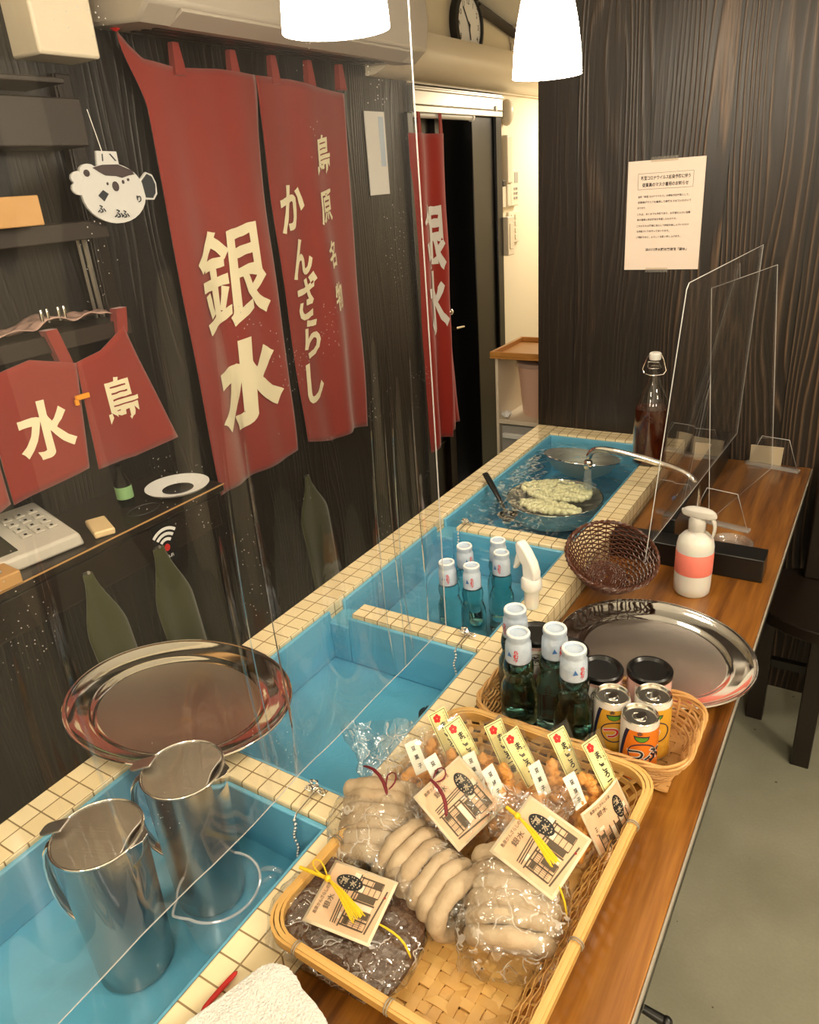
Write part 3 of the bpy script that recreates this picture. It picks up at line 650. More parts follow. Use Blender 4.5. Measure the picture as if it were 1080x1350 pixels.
b = MB().tube([(-1.40 + .028 * cos(k * pi / 12), 1.01 + .04 * sin(k * pi / 12), .887) for k in range(24)], .0016, 6, closed=True); tag(b.build('cable_ring', 'black_rubber' if 'black_rubber' in M else 'rubber'), 'thin black cable loop lying on the side desk', 'cable')
# olive green reflections, built as hanging cloths on the desk front and panelling
for (y0, wt, wb, zt, zb, lb) in ((.80, .022, .10, .835, .34, 'olive green cloth hanging on the desk front below the telephone'), (.985, .03, .11, .81, .30, 'olive green cloth hanging on the desk front below the wireless sign'), (1.79, .02, .15, .66, .15, 'olive green cloth hanging farthest right on the dark panelling')):
    r = thing('hanging_cloth', lb, 'cloth', (-1.352 if y0 < 1.2 else LX + .018, y0, 0), group='olive cloths on the desk front')
    b = MB()
    def hc(u, v, wt=wt, wb=wb, zt=zt, zb=zb):
        s_ = min(1, v * 3.2); ww = wt + (wb - wt) * (s_ * s_ * (3 - 2 * s_)) * 1.0; y = (u - .5) * ww
        return (.008 + .007 * sin(u * 9 + v * 2) * v, y + .045 * v, zt + (zb - zt) * v)
    b.grid(hc, 10, 24); b.build('cloth', 'green_cloth', r, solid=.003)
    b = MB().tube([(-.004, 0, zt - .004), (.014, 0, zt + .004)], .004, 8); b.build('peg', 'alu', r)
# wireless sign on the desk front
r = thing('wireless_sign', 'black sticker with white wireless arcs and a red dot on the desk front', 'sign', (-1.357, 1.018, .806), (0, 0, 0))
b = MB().box(.0, .0015, -.035, .032, -.05, .05); b.build('backing', 'black_plastic', r)
b = MB()
for rad in (.017, .030, .043):
    pts = [(rad * sin(R(t)), rad * cos(R(t)) - .012) for t in range(-44, 45, 8)]; pts2 = [((rad + .0075) * sin(R(t)), (rad + .0075) * cos(R(t)) - .012) for t in range(44, -45, -8)]
    b.prism(pts + pts2, lambda a, c, h: (.0016 + h, a, c), .0005)
b.text('Wi-Fi', .012, lambda x, y: Vector((.0022, x, y - .036)), 0, .01); b.build('emblem', 'white_print', r)
b = MB().prism([(.008 * cos(k * pi / 8), .009 * sin(k * pi / 8) - .012) for k in range(16)], lambda a, c, h: (.0016 + h, a, c), .0008); b.build('dot', 'red_ink', r)

# ------------------------------------------------------------------ tiled basin counter and wooden counter
XL0, XL1, XR1, XR0 = -.915, -.848, -.514, -.449      # outer and inner edges of the left rim, inner and outer edges of the right rim
YN, YF = -.25, 2.135                                 # near and far ends of the basins
DIV = [(.537, .585), (.972, 1.018), (1.398, 1.442)]
r = thing('basin_counter', 'long tiled counter with four bright blue basins in a row', 'basin counter', (0, 0, 0))
b = MB().box(XL0, XL1, YN, BW - .001, RT - .05, RT); b.build('tile_rim_far', 'tile_rim', r, uv=True, bevel=.0035).name = 'tiled_rim'
for o in bpy.data.objects:
    if o.name == 'tiled_rim':
        for l in o.data.uv_layers[0].data: l.uv = (l.uv[0] + XL0 * -1 if False else l.uv[0], l.uv[1])
def shift_uv(o, du, dv, swap=False):
    for l in o.data.uv_layers[0].data:
        u, v = l.uv; l.uv = ((v + dv, u + du) if swap else (u + du, v + dv))
shift_uv(bpy.data.objects['tiled_rim'], -XL0, 0)
bpy.data.objects['tiled_rim'].data.materials[0] = m_tile('cream_tile_left_rim', .0335, .0305)
M['tile_right'] = m_tile('cream_tile_right_rim', .0325, .0305)
b = MB().box(XR1, XR0, YN, BW - .001, .60, RT); o = b.build('tiled_rim', 'tile_right', r, uv=True, bevel=.0035); shift_uv(o, -XR1, 0)
for p in o.data.polygons:                        # the face towards the wood: rows of half tiles
    if abs(p.normal.x) > .9:
        for li in p.loop_indices:
            co = o.data.vertices[o.data.loops[li].vertex_index].co; o.data.uv_layers[0].data[li].uv = ((RT - co.z) * 1.0, co.y)
b = MB().box(XL1, XR1, YF, BW - .001, RT - .06, RT - .0005); o = b.build('tiled_rim', 'tile_div', r, uv=True, bevel=.003); shift_uv(o, -XL1, -YF)
for k, (y0, y1) in enumerate(DIV):
    b = MB().box(-.79, XR1 + .002, y0 + .001, y1 - .001, RT - .03, RT - .0005); o = b.build('divider', 'tile_div', r, uv=True, bevel=.003); shift_uv(o, .79, -y0)
cells = [(YN, DIV[0][0]), (DIV[0][1], DIV[1][0]), (DIV[1][1], DIV[2][0]), (DIV[2][1], YF)]
FZ = [.685, .675, .675, .66]
LIP = .008
for k, (y0, y1) in enumerate(cells):
    b = MB(); x0, x1, z0, z1 = XL1, XR1, FZ[k], RT - .007; T_ = LIP
    b.box(x0, x1, y0, y1, z0 - .01, z0)
    zl = .757                                                     # overflow notch beside each divider
    b.hexa([(x0, y0, z0), (x0 + T_ * 1.4, y0, z0), (x0 + T_ * 1.4, y1, z0), (x0, y1, z0)], [(x0, y0, z1), (x0 + T_, y0, z1), (x0 + T_, y1, z1), (x0, y1, z1)])
    b.hexa([(x1 - T_ * 1.4, y0, z0), (x1, y0, z0), (x1, y1, z0), (x1 - T_ * 1.4, y1, z0)], [(x1 - T_, y0, z1), (x1, y0, z1), (x1, y1, z1), (x1 - T_, y1, z1)])
    xn = -.795
    for (ya, yb, sgn, low) in ((y0, y0 + T_, 1, k > 0), (y1 - T_, y1, -1, k < 3)):
        b.box(x0 + T_ * .5, xn if low else x0 + T_, ya, yb, z0, zl if low else z1)
        b.box(xn if low else x0 + T_, x1 - T_ * .5, ya, yb, z0, z1)
    o = b.build('basin', 'blue', r, bevel=.003)
for (y0, y1) in DIV:
    b = MB().box(XL1 + .001, -.791, y0 - .001, y1 + .001, .70, .757); b.build('overflow_notch', 'blue', r, bevel=.003)
b = MB().box(XL0 + .004, XR0 - .004, YN, BW - .002, 0, .655); b.build('base', 'panel_side', r, smooth=False)
# water in the basins
WZ = [.712, .735, .762, .768]
for k, (y0, y1) in enumerate(cells):
    lb = ('shallow clear water in the nearest basin around the metal jugs', 'clear water in the empty second basin with the dark plug', 'clear water in the third basin around the floating lemonade bottles', 'rippling water in the farthest basin around the sunken sieve')[k]
    x0, x1 = XL1 + LIP + .001, XR1 - LIP - .001; ya, yb = y0 + LIP + .001, y1 - LIP - .001
    b = MB()
    if k == 3:
        def wf(u, v):
            x = x0 + (x1 - x0) * u; y = ya + (yb - ya) * v; d = math.hypot(x + .603, y - 1.80)
            return (x, y, WZ[3] + .0022 * sin(d * 190) * math.exp(-d * 6) + .0016 * nz(x * 22, y * 22, 1) + .001 * nz(x * 60, y * 60, 2))
        b.grid(wf, 70, 130)
    elif k == 2:
        def wf(u, v):
            x = x0 + (x1 - x0) * u; y = ya + (yb - ya) * v
            return (x, y, WZ[2] + .0008 * nz(x * 12, y * 45, 1) + .0004 * nz(x * 50, y * 90, 2))
        b.grid(wf, 50, 60)
    else:
        def wf(u, v, k=k):
            x = x0 + (x1 - x0) * u; y = ya + (yb - ya) * v
            return (x, y, WZ[k] + (.0012 if k == 1 else .0003) * nz(x * 18, y * 30, 1) * max(0, 1 - u * 1.4))
        b.grid(wf, 50, 60)
    tag(b.build('water', 'water_rippled' if k == 3 else 'water'), lb, 'water', 'water in the blue basins')

# wooden counter
r = thing('wooden_counter', 'glossy orange-brown wooden serving counter with a black front edge', 'counter', (0, 0, 0))
b = MB().box(XR0 + .001, -.109, YN, BW - .001, WT - .032, WT); b.build('worktop', 'counter', r, bevel=.002)
b = MB().box(-.1085, -.106, YN, BW - .001, WT - .012, WT - .002); b.build('edge_strip', simple('grey_edge', (.34, .31, .26), .35), r, smooth=False)
b = MB().box(XR0 + .03, -.112, YN, BW - .001, WT - .075, WT - .0325); b.build('apron', 'black_paint', r, smooth=False)
b = MB().box(XR0 + .002, -.30, YN, BW - .001, .0, WT - .076); b.build('support_panel', 'black_paint', r, smooth=False)
r = thing('hook_knob', 'small black knob sticking out under the front edge of the wooden counter', 'knob', (-.111, .572, .668), (0, 0, 0))
b = MB().tube([(0, 0, 0), (.022, 0, -.004)], [.005, .006], 12); b.ball((.026, 0, -.004), .007, 10); b.build('stem', 'black_plastic', r)

# ------------------------------------------------------------------ T-shaped black stand, acrylic screens
r = thing('black_stand', 'black T-shaped wooden stand carrying the large clear screen', 'stand', (0, 0, WT))
b = MB().box(-.446, -.131, 1.487, 1.545, 0.0005, .052); b.build('cross_beam', 'black', r, bevel=.002)
b = MB().box(-.352, -.322, 1.546, 2.19, 0.0005, .085); b.build('long_beam', 'black', r, bevel=.002)
def pane(name, label, q, th, nrm, group=None, edge=.0019):
    r = thing(name, label, 'screen', tuple(q[0]), group=group); o0 = Vector(q[0]); n = Vector(nrm).normalized() * th
    P = [Vector(p) - o0 for p in q]
    b = MB(); k = len(P); vs = P + [p + n for p in P]; b.add(vs, [tuple(range(k))[::-1], tuple(range(k, 2 * k))]); b.build('sheet', 'acrylic', r, smooth=False)
    b = MB(); b.tube([p + n * .5 for p in P], edge * .5, 6, closed=True); b.build('edge', 'acrylic_edge', r); return r
pane('clear_screen', 'large clear acrylic screen rising from the black T-shaped stand', [(-.336, 1.372, .80), (-.332, 1.378, .842), (-.306, 2.17, .83), (-.296, 2.185, 1.330), (-.302, 1.400, 1.345), (-.303, 1.388, 1.335), (-.338, 1.362, .80)], .003, (1, 0, 0))
r = pane('clear_screen', 'clear acrylic screen standing on trapezoid feet at the right of the counter', [(-.287, 1.742, .745), (-.205, 2.158, .745), (-.253, 2.15, 1.285), (-.330, 1.75, 1.285)], .003, (.98, -.19, .08))
for (x, y, a) in ((-.205, 2.165, R(-12)), (-.262, 1.735, R(-12))):
    f = MB(); f.X = Matrix.Translation((x + .287, y - 1.742, -.0045)) @ Matrix.Rotation(a, 4, 'Z')
    w2, t2, h2 = .068, .036, .088
    f.add([(-w2, 0, 0), (w2, 0, 0), (t2, 0, h2), (-t2, 0, h2), (-w2, .003, 0), (w2, .003, 0), (t2, .003, h2), (-t2, .003, h2)], [(0, 1, 2, 3), (7, 6, 5, 4)]); f.build('foot', 'acrylic', r, smooth=False)
    f2 = MB(); f2.X = f.X; f2.tube([(-w2, .0015, 0), (w2, .0015, 0), (t2, .0015, h2), (-t2, .0015, h2)], .0012, 6, closed=True); f2.build('foot_edge', 'acrylic_edge', r)
    f3 = MB(); f3.X = f.X; f3.box(-w2 - .004, w2 + .004, -.008, .011, 0, .008); f3.build('foot_base', clear('foot_base_clear', (.9, .9, .9), 1.45, .05, .25), r, bevel=.002)
for (x, y, dx) in ((-.235, 2.185, .0), (-.475, 2.185, -.0)):
    rr = thing('napkin_card', 'pale folded card standing behind the %s clear foot' % ('right-hand' if x > -.3 else 'left-hand'), 'card', (x, y, WT if x > -.4 else RT)); f = MB().hexa([(-.030, -.006, .0), (.05, -.006, .0), (.05, .008, .0), (-.030, .008, .0)], [(-.032, .002, .055), (.052, .002, .055), (.052, .006, .055), (-.032, .006, .055)]); f.build('card', simple('buff_card', (.66, .55, .38), .7), rr, smooth=False)
    if x < -.4: rr.location = (-.395, 2.17, WT); rr.scale = (.6, 1, .9)
# clear coil lying beyond the spray bottle
r = thing('clear_dish', 'small clear plastic dish on the wood behind the black stand', 'dish', (-.215, 1.625, WT)); b = MB().lathe([(0, .001), (.032, .001), (.038, .006), (.046, .016), (.044, .017), (.034, .004), (0, .003)], n=36); b.build('bowl', clear('dish_plastic', (.9, .9, .9), 1.5, .04, .10, gain=1.6, bump=(60, .5, .01)), r)
# vinyl sheet
r = thing('vinyl_sheet', 'large clear vinyl sheet hanging over the left half of the counter', 'vinyl sheet', (-.5, .84, .915))
def vs(u, v):
    y = -1.3 + 1.3 * (1 - (1 - u) ** 1.0); z = v * 1.44; lo = max(0., 1 - v * 2.2)
    f = .0045 * lo * min(1, v * 12) * sin(y * 60 + 2 * nz(y * 6, z, 3)) + .004 * nz(y * 5, z * 2.0, 7) + .0015 * nz(y * 22, z * 2, 1) * (1 - v)
    for yc, am, wd in ((-.055, .010, .006), (-.085, -.012, .009), (-.120, .009, .006), (-.135, -.006, .005), (-.36, .010, .007), (-.375, -.008, .006), (-.41, .010, .012), (-.58, .008, .01), (-.60, -.007, .008)):
        f += 1.7 * am * math.exp(-((y - yc + .01 * sin(z * 7)) / wd) ** 2) * min(1, v * 14) * max(0, 1 - v * 2.6)
    return (f * min(1., .35 - y * 3), y, z + .004 * nz(y * 8, 0, 2) * lo)
b = MB(); b.grid(vs, 420, 50); b.build('sheet', 'vinyl', r, angle=180)
b = MB(); b.tube([vs(1, k / 40) for k in range(41)], .0009, 6); b.tube([vs(k / 60, 0) for k in range(61)], .0007, 6); b.build('welded_edge', clear('sheet_edge', (.9, .9, .9), 1.5, .1, .45), r)
b = MB().box(-.006, .006, -1.3, .02, 1.43, 1.4445); b.build('hanging_rail', 'alu', r, smooth=False)
# pendants
M['shade'] = None
mt, t, out = nt('lamp_shade_glass'); e = N(t, 'ShaderNodeEmission', Color=c4((1.0, .86, .66)), Strength=PENDANT_STRENGTH); t.links.new(e.outputs[0], out.inputs[0]); M['shade'] = mt
def pendant(y, lb):
    r = thing('pendant_lamp', lb, 'lamp', (-.605, y, 1.700), group='white glass pendants over the basins')
    b = MB().lathe([(.0635, 0), (.0630, .012), (.0605, .045), (.0555, .080), (.048, .115), (.038, .150), (.030, .172), (.026, .182), (.020, .186), (.020, .183), (.034, .150), (.051, .080), (.059, .02), (.0605, 0), (.0635, 0)], n=48)
    b.build('lamp_shade', 'shade', r)
    b = MB().lathe([(0, .18), (.028, .18), (.028, .20), (.018, .225), (.008, .235), (.006, .30), (0, .30)], n=28); b.build('cap', 'alu', r)
    b = MB().tube([(0, 0, .29), (0, 0, .655)], .003, 8); b.build('cord', 'black_plastic', r)
    b = MB().lathe([(0, .648), (.04, .648), (.045, .66), (0, .66)], n=28); b.build('ceiling_cup', 'white_plastic', r)
    return r
p0 = pendant(1.50, 'white glass pendant lamp in front of the black board wall')
dup(p0, (-.605, .845, 1.708), None, 'white glass pendant lamp glowing behind the vinyl sheet at the top')
dup(p0, (-.605, .19, 1.72), None, 'white glass pendant lamp nearest the camera over the first basin')  # pendant added above the frame as fill, continuing the row
dup(p0, (-.605, -.47, 1.72), None, 'white glass pendant lamp behind the camera')  # another out-of-view pendant added for fill
# notice
r = thing('notice', 'white printed notice in Japanese on the black board wall', 'notice', (-.5535, BW - .0045, 1.408), (0, R(-.2), 0))
b = MB().box(-.100, .100, 0, .002, -.139, .139); b.build('sheet', 'paper', r, smooth=False)
def on(cx, cz): return lambda x, y: Vector((cx + x, -.0006, cz + y))
b = MB()
b.text('新型コロナウイルス感染予防に伴う', .0105, on(0, .096), 0, .02, fit=.128); b.text('従業員のマスク着用のお知らせ', .0105, on(0, .079), 0, .02, fit=.120)
L = [(.050, '当所「新型コロナウイルス」の感染予防対策として、', .134), (.036, '従業員がマスクを着用して接客をさせていただいて', .140), (.022, 'おります。', .022), (.006, 'これは、あくまでも予防であり、お客様ならびに従業', .140), (-.008, '員の健康と安全確保を考慮したものです。', .106), (-.024, 'これからもお客様に安心して施設を楽しんでいただけ', .138), (-.038, 'る施設づくりを行ってまいります。', .088), (-.053, 'ご理解のほど、よろしくお願い申し上げます。', .118)]
for z, s_, wd in L: b.text(s_, .006, on(-.070 + wd / 2, z), 0, .012, fit=wd)
b.text('浜の川湧水観光交流館「銀水」', .0082, on(.012, -.086), 0, .02, fit=.110); b.build('lettering', 'ink', r)
b = MB()
for (x0, x1, z0, z1) in ((-.072, .072, .107, .1076), (-.072, .072, .068, .0686), (-.072, -.0714, .068, .107), (.0714, .072, .068, .107)): b.box(x0, x1, -.0006, 0, z0, z1)
b.build('title_frame', 'ink', r, smooth=False)
TP = clear('tape', (.95, .93, .88), 1.5, .1, .12)
for a_ in ((-.04, .03, .134, .146), (-.04, .02, -.146, -.134)): b = MB().box(a_[0], a_[1], -.0012, -.0005, a_[2], a_[3]); b.build('sticky_tape', TP, r)
# stool
r = thing('dark_chair', 'dark brown wooden chair standing beyond the counter on the right', 'chair', (.045, 1.98, 0))
b = MB(); b.prism([(.22 * cos(k * pi / 16) * (1 if True else 1), .17 * sin(k * pi / 16)) for k in range(32)], lambda x, y, h: (max(-.2, min(.24, x * 1.15)), y * 1.1, .43 + h), .035); b.build('seat', 'darkwood', r, bevel=.004)
for (x, y) in ((-.055, -.10), (-.195, .055), (.19, -.10), (.19, .10)):
    b = MB().box(x - .023, x + .023, y - .02, y + .02, 0, .43); b.build('leg', 'darkwood', r, bevel=.003)
b = MB().box(-.19, .19, .045, .065, .19, .215); b.build('stretcher', 'black_paint', r)
b = MB().box(-.13, .24, .10, .13, .46, .80); b.build('backrest', 'darkwood', r, bevel=.008)

# ------------------------------------------------------------------ things on and in the basins
# oval trays
def tray(name, label, loc, A, B, th, z=0.0, tilt=(0, 0)):
    r = thing(name, label, 'tray', loc, (R(tilt[0]), R(tilt[1]), th))
    ea = A / B
    b = MB(); b.lathe([(0, .003), (B * .72, .003), (B * .76, .0065), (B * .80, .0095), (B * .87, .0105), (B * .955, .018), (B * .985, .021), (B, .0205), (B * 1.0, .0185), (B * .98, .0185), (B * .87, .0075), (B * .79, .0065), (B * .73, .0), (0, 0)], n=96, sx=ea, sy=1.0, mis=[1] + [0] * 12)
    b.build('dish', ['steel_tray', 'tray_floor'], r, angle=60)
    b = MB(); b.tube([(A * .995 * cos(k * pi / 48), B * .995 * sin(k * pi / 48), .0195) for k in range(96)], .0016, 8, closed=True); b.build('rolled_rim', 'chrome', r)
    return r
tray('oval_tray', 'large oval steel tray lying across the left rim and the first divider', (-.883, .619, RT + .0005), .198, .155, .112)
tray('oval_tray', 'large oval steel tray on the wooden counter, mirror rim, reaching past its edge', (-.258, 1.141, WT + .0005), .173, .158, -.366)
# metal jugs
M['jug_steel'] = m_steel('jug_steel', .24, (.42, .42, .41), .12); M['jug_lid'] = m_steel('jug_lid_steel', .33, (.50, .47, .43), .2)
def jug(label, loc, rz, h=.212):
    r = thing('metal_jug', label, 'jug', loc, (0, 0, rz), group='steel water jugs in the first basin')
    b = MB(); b.lathe([(0, 0), (.042, 0), (.0445, .004), (.046, .05), (.0485, .15), (.0495, h), (.0480, h), (.047, .15), (.044, .006), (0, .005)], n=56)
    b.build('body', 'jug_steel', r)
    b = MB(); n = 44; pts = []
    for k in range(n):
        a = 2 * pi * k / n; q = 1.0
        da = (a + pi) % (2 * pi) - pi
        if abs(da) < .55: q = .80 + .2 * (abs(da) / .55) ** 2
        pts.append((.0505 * q * cos(a), .0505 * q * sin(a)))
    b.prism(pts, lambda x, y, k: (x, y, h - .0035 + k + .004 * (1 - (x * x + y * y) / .0026)), .0030); b.build('lid', 'jug_lid', r, bevel=.001)
    b = MB(); b.tube([(.0505 * cos(2 * pi * k / 60), .0505 * sin(2 * pi * k / 60), h) for k in range(60)], .0013, 8, closed=True)
    b.hexa([(.045, -.018, h - .03), (.054, -.006, h - .02), (.054, .006, h - .02), (.045, .018, h - .03)], [(.045, -.020, h - .001), (.060, -.006, h + .002), (.060, .006, h + .002), (.045, .020, h - .001)]); b.build('spout_rim', 'chrome', r, bevel=.001)
    b = MB(); b.X = Matrix.Translation((-.051, 0, h + .002)) @ Matrix.Rotation(R(-20), 4, 'Y') @ Matrix.Rotation(pi, 4, 'Z')
    b.prism([(-.016, -.010), (.010, -.010), (.015, -.009), (.018, -.005), (.018, .005), (.015, .009), (.010, .010), (-.016, .010)], lambda x, y, k: (x, y, .003 * (x * 60) ** 2 * .3 + k), .0025); b.build('thumb_tab', 'jug_lid', r, bevel=.001)
    b = MB(); b.tube([(-.047, 0, h - .012), (-.068, 0, h - .020), (-.080, 0, h - .05), (-.082, 0, h - .10), (-.070, 0, h - .140), (-.044, 0, h - .152)], .0075, 10, flat=.45); b.build('handle', 'chrome', r, sub=1)
    return r
jug('steel water jug in the first basin, nearest the camera', (-.662, .322, .686), R(22))
jug('steel water jug in the first basin, farther back and touching the oval tray edge', (-.652, .440, .686), R(22))
# measuring cup
r = thing('measuring_cup', 'clear plastic measuring cup with a pouring lip in the first basin', 'cup', (-.590, .408, .692), (0, 0, R(46)))
CP = clear('cup_plastic', (.93, .96, .97), 1.5, .05, .06, gain=1.3)
b = MB(); n = 48
def cupf(R0, R1, z0, z1):
    def f(u, v):
        a = 2 * pi * u; q = 1.0; da = (a - R(205) + pi) % (2 * pi) - pi
        if abs(da) < .38: q += .20 * (1 - abs(da) / .38) ** 1.3 * v ** 4
        rr = (R0 + (R1 - R0) * v) * q; return (rr * cos(a), rr * sin(a), z0 + (z1 - z0) * v)
    return f
b.grid(cupf(.042, .0505, .0, .072), n, 10, cu=True); b.lathe([(0, 0), (.042, 0)], n=n); b.build('body', CP, r)
b = MB(); f_ = cupf(.042, .0505, 0, .072); b.tube([f_(k / 96, 1.0) for k in range(96)], .0017, 8, closed=True); b.build('rim', clear('cup_rim', (.93, .95, .96), 1.5, .08, .35, gain=2.0), r)
b = MB(); b.tube([(.049, .010, .070), (.066, .006, .074), (.080, 0, .066), (.081, 0, .050), (.074, -.004, .036)], .0045, 8, flat=.6); b.tube([(.050, -.012, .070), (.062, -.010, .078), (.074, -.006, .072), (.066, -.008, .045)], .0028, 8); b.build('handle', CP, r, sub=1)
# lemonade bottles
RG = glass('lemonade_glass', (.50, .80, .80), 1.36)
RGD = glass('dark_lemonade_glass', (.36, .62, .58), 1.40)
M['wrap'] = simple('wrap_film', (.56, .62, .70), .3, var=(90, (.35, .48, .66), .75), bump=(120, .35, .003))
def ramune(label, loc, group, rot=(0, 0, 0), gm=None, dark=False):
    r = thing('lemonade_bottle', label, 'bottle', loc, rot, group=group)
    if dark: r.scale = (1.1, 1.1, 1.0)
    prof = [(0, .003), (.020, 0), (.0245, .003), (.0252, .010), (.0252, .072), (.0245, .084), (.0205, .094), (.0190, .101), (.0205, .109), (.0212, .118), (.0195, .127), (.0160, .136), (.0142, .142), (.0138, .172), (0, .172)]
    b = MB(); b.lathe(prof, n=36); b.build('glass_body', gm or RG, r, angle=70)
    b = MB(); b.lathe([(.0175, .129), (.0180, .133), (.0178, .150), (.0172, .160), (.0155, .163), (.0155, .168), (.0162, .170), (.0162, .1755), (.0125, .1765), (.0115, .1735), (0, .1735)], n=36); b.build('neck_wrap', 'wrap', r, angle=50)
    b = MB(); b.tube([(.0140 * cos(k * pi / 16), .0140 * sin(k * pi / 16), .1762) for k in range(32)], .0019, 8, closed=True); b.build('cap_ring', 'white_print', r)
    def cyl(a0, z0, rad): return lambda x, y: Vector((rad * cos(a0 + x / rad), rad * sin(a0 + x / rad), z0 + y))
    b = MB(); b.text('らむね', .0075, cyl(R(-90), .1465, .0184), 0, .04, 0, .002, pitch=.0072, vertical=True); b.build('red_lettering', 'red_ink', r)
    b = MB(); b.prism([(-.003, -.003), (.004, -.002), (0, .006)], lambda x, y, k: cyl(R(-122), .147, .0183 + k)(x, y), .0003); b.build('blue_mark', 'blue_ink', r)
    if dark: b = MB().ball((0, 0, .118), .008, 12); b.build('marble', RG, r)
    return r
G1 = 'lemonade bottles standing in the third basin'
zz = .677
for (x, y, rz, lb) in ((-.652, 1.118, R(30), 'lemonade bottle in the third basin, seen through the edge of the vinyl sheet'),
                       (-.660, 1.203, R(70), 'lemonade bottle in the third basin, leftmost of the back ones outside the vinyl sheet'),
                       (-.607, 1.247, R(35), 'lemonade bottle in the third basin, the farthest back'),
                       (-.577, 1.190, R(12), 'lemonade bottle in the third basin, rightmost, just in front of the farthest one'),
                       (-.603, 1.118, R(28), 'lemonade bottle in the third basin, nearest the tiled divider in the middle')):
    q = ramune(lb, (x, y + .006, zz), G1, (R(random.uniform(-3, 3)), R(random.uniform(-3, 3)), rz))
# sieve with dumplings, steel bowl, ladle in the far basin
M['dumpling'] = simple('white_dumpling', (.80, .72, .45), .35)
r = thing('steel_sieve', 'steel sieve sunk in the farthest basin holding pale dumplings', 'sieve', (-.675, 1.735, .676))
b = MB(); b.lathe([(0, 0), (.06, .003), (.10, .022), (.118, .052), (.124, .072), (.128, .072), (.122, .050), (.104, .019), (.062, .0), (0, -.003)], n=64); b.build('bowl', 'steel_brushed', r)
b = MB(); b.tube([(.126 * cos(k * pi / 36), .126 * sin(k * pi / 36), .072) for k in range(72)], .0022, 8, closed=True); b.build('rim', 'chrome', r)
def clump(name, lb, cx, cy, cz, rx, ry, n, seed):
    rnd = random.Random(seed); b = MB()
    for k in range(n):
        a = rnd.uniform(0, 2 * pi); q = math.sqrt(rnd.random()); b.ball((cx + rx * q * cos(a), cy + ry * q * sin(a), cz + .004 * (1 - q) + rnd.uniform(0, .004)), .0085, 10)
    return tag(b.build(name, 'dumpling'), lb, 'dumplings', kind='stuff')
clump('dumplings', 'pale round dumplings heaped in the sunken steel sieve', -.688, 1.782, .744, .094, .060, 420, 4)
clump('dumplings', 'smaller heap of pale dumplings at the near side of the sunken sieve', -.662, 1.668, .746, .080, .028, 200, 5)
r = thing('steel_bowl', 'shallow steel bowl half afloat at the back of the farthest basin', 'bowl', (-.690, 1.985, .752), (R(-10), R(3), 0))
b = MB(); b.lathe([(0, -.035), (.05, -.032), (.085, -.012), (.104, .018), (.110, .022), (.110, .024), (.103, .021), (.083, -.009), (.05, -.028), (0, -.031)], n=60); b.build('bowl', 'steel_brushed', r)
b = MB(); b.tube([(.110 * cos(k * pi / 36), .110 * sin(k * pi / 36), .0225) for k in range(72)], .0018, 8, closed=True); b.build('rim', 'chrome', r)
r = thing('black_ladle', 'black ladle with its handle sticking out of the farthest basin', 'ladle', (-.782, 1.625, .765))
b = MB(); b.tube([(-.070, .060, .043), (-.045, .038, .030), (0, 0, .002), (.02, -.012, -.02)], [.009, .0095, .006, .004], 12, flat=.5); b.build('handle', 'black_plastic', r)
b = MB(); b.lathe([(0, 0), (.016, .004), (.026, .018), (.024, .018), (.015, .006), (0, .003)], c=(.030, -.018, -.045), n=24); b.build('scoop', 'black_plastic', r)
# faucet
r = thing('chrome_faucet', 'curved chrome faucet arching from the wood over the farthest basin', 'faucet', (-.325, 1.785, WT - .0))
b = MB(); path = [(0, 0, .0), (0, 0, .03), (-.002, 0, .060), (-.008, 0, .083), (-.024, 0, .099), (-.050, 0, .110), (-.10, 0, .122), (-.17, 0, .133), (-.222, 0, .139), (-.248, 0, .139), (-.266, 0, .133), (-.275, 0, .120), (-.277, 0, .106)]
b.tube(path, [.011, .011, .0105, .010, .0095, .009, .0085, .0085, .0085, .0085, .0085, .0085, .0085], 14); b.build('spout', 'chrome', r, sub=1)
b = MB(); b.lathe([(0, -.022), (.0095, -.022), (.0112, -.018), (.0112, -.003), (.009, .0), (0, 0)], c=(-.277, 0, .104), n=20); b.build('aerator', 'chrome', r)
b = MB(); b.lathe([(0, 0), (.020, 0), (.020, .006), (.014, .012), (.012, .022), (0, .022)], n=28); b.build('base', 'chrome', r)
b = MB(); b.tube([(-.022, -.012, .0), (-.022, -.012, .045)], .010, 12); b.tube([(-.022, -.012, .045), (-.044, -.030, .052)], [.008, .010], 10); b.build('tap_handle', 'white_plastic', r, sub=1)
b = MB(); b.ball((-.045, -.032, .045), .008, 12); b.build('blue_button', 'blue_ink', r)
r = thing('water_stream', 'stream of water falling from the chrome faucet into the farthest basin', 'water stream', (-.602, 1.785, .7682))
b = MB(); b.tube([(0.001 * sin(k), 0.001 * cos(k * 1.3), k * .0065) for k in range(10)], [.0125, .0115, .011, .0105, .0105, .010, .0095, .009, .0085, .008], 14); b.build('stream', 'stream', r)
b = MB()
for k in range(14): a = k * 2.4; b.ball((.020 * cos(a), .022 * sin(a), .002 + .002 * (k % 3)), .0028, 6)
b.build('splash', 'stream', r)
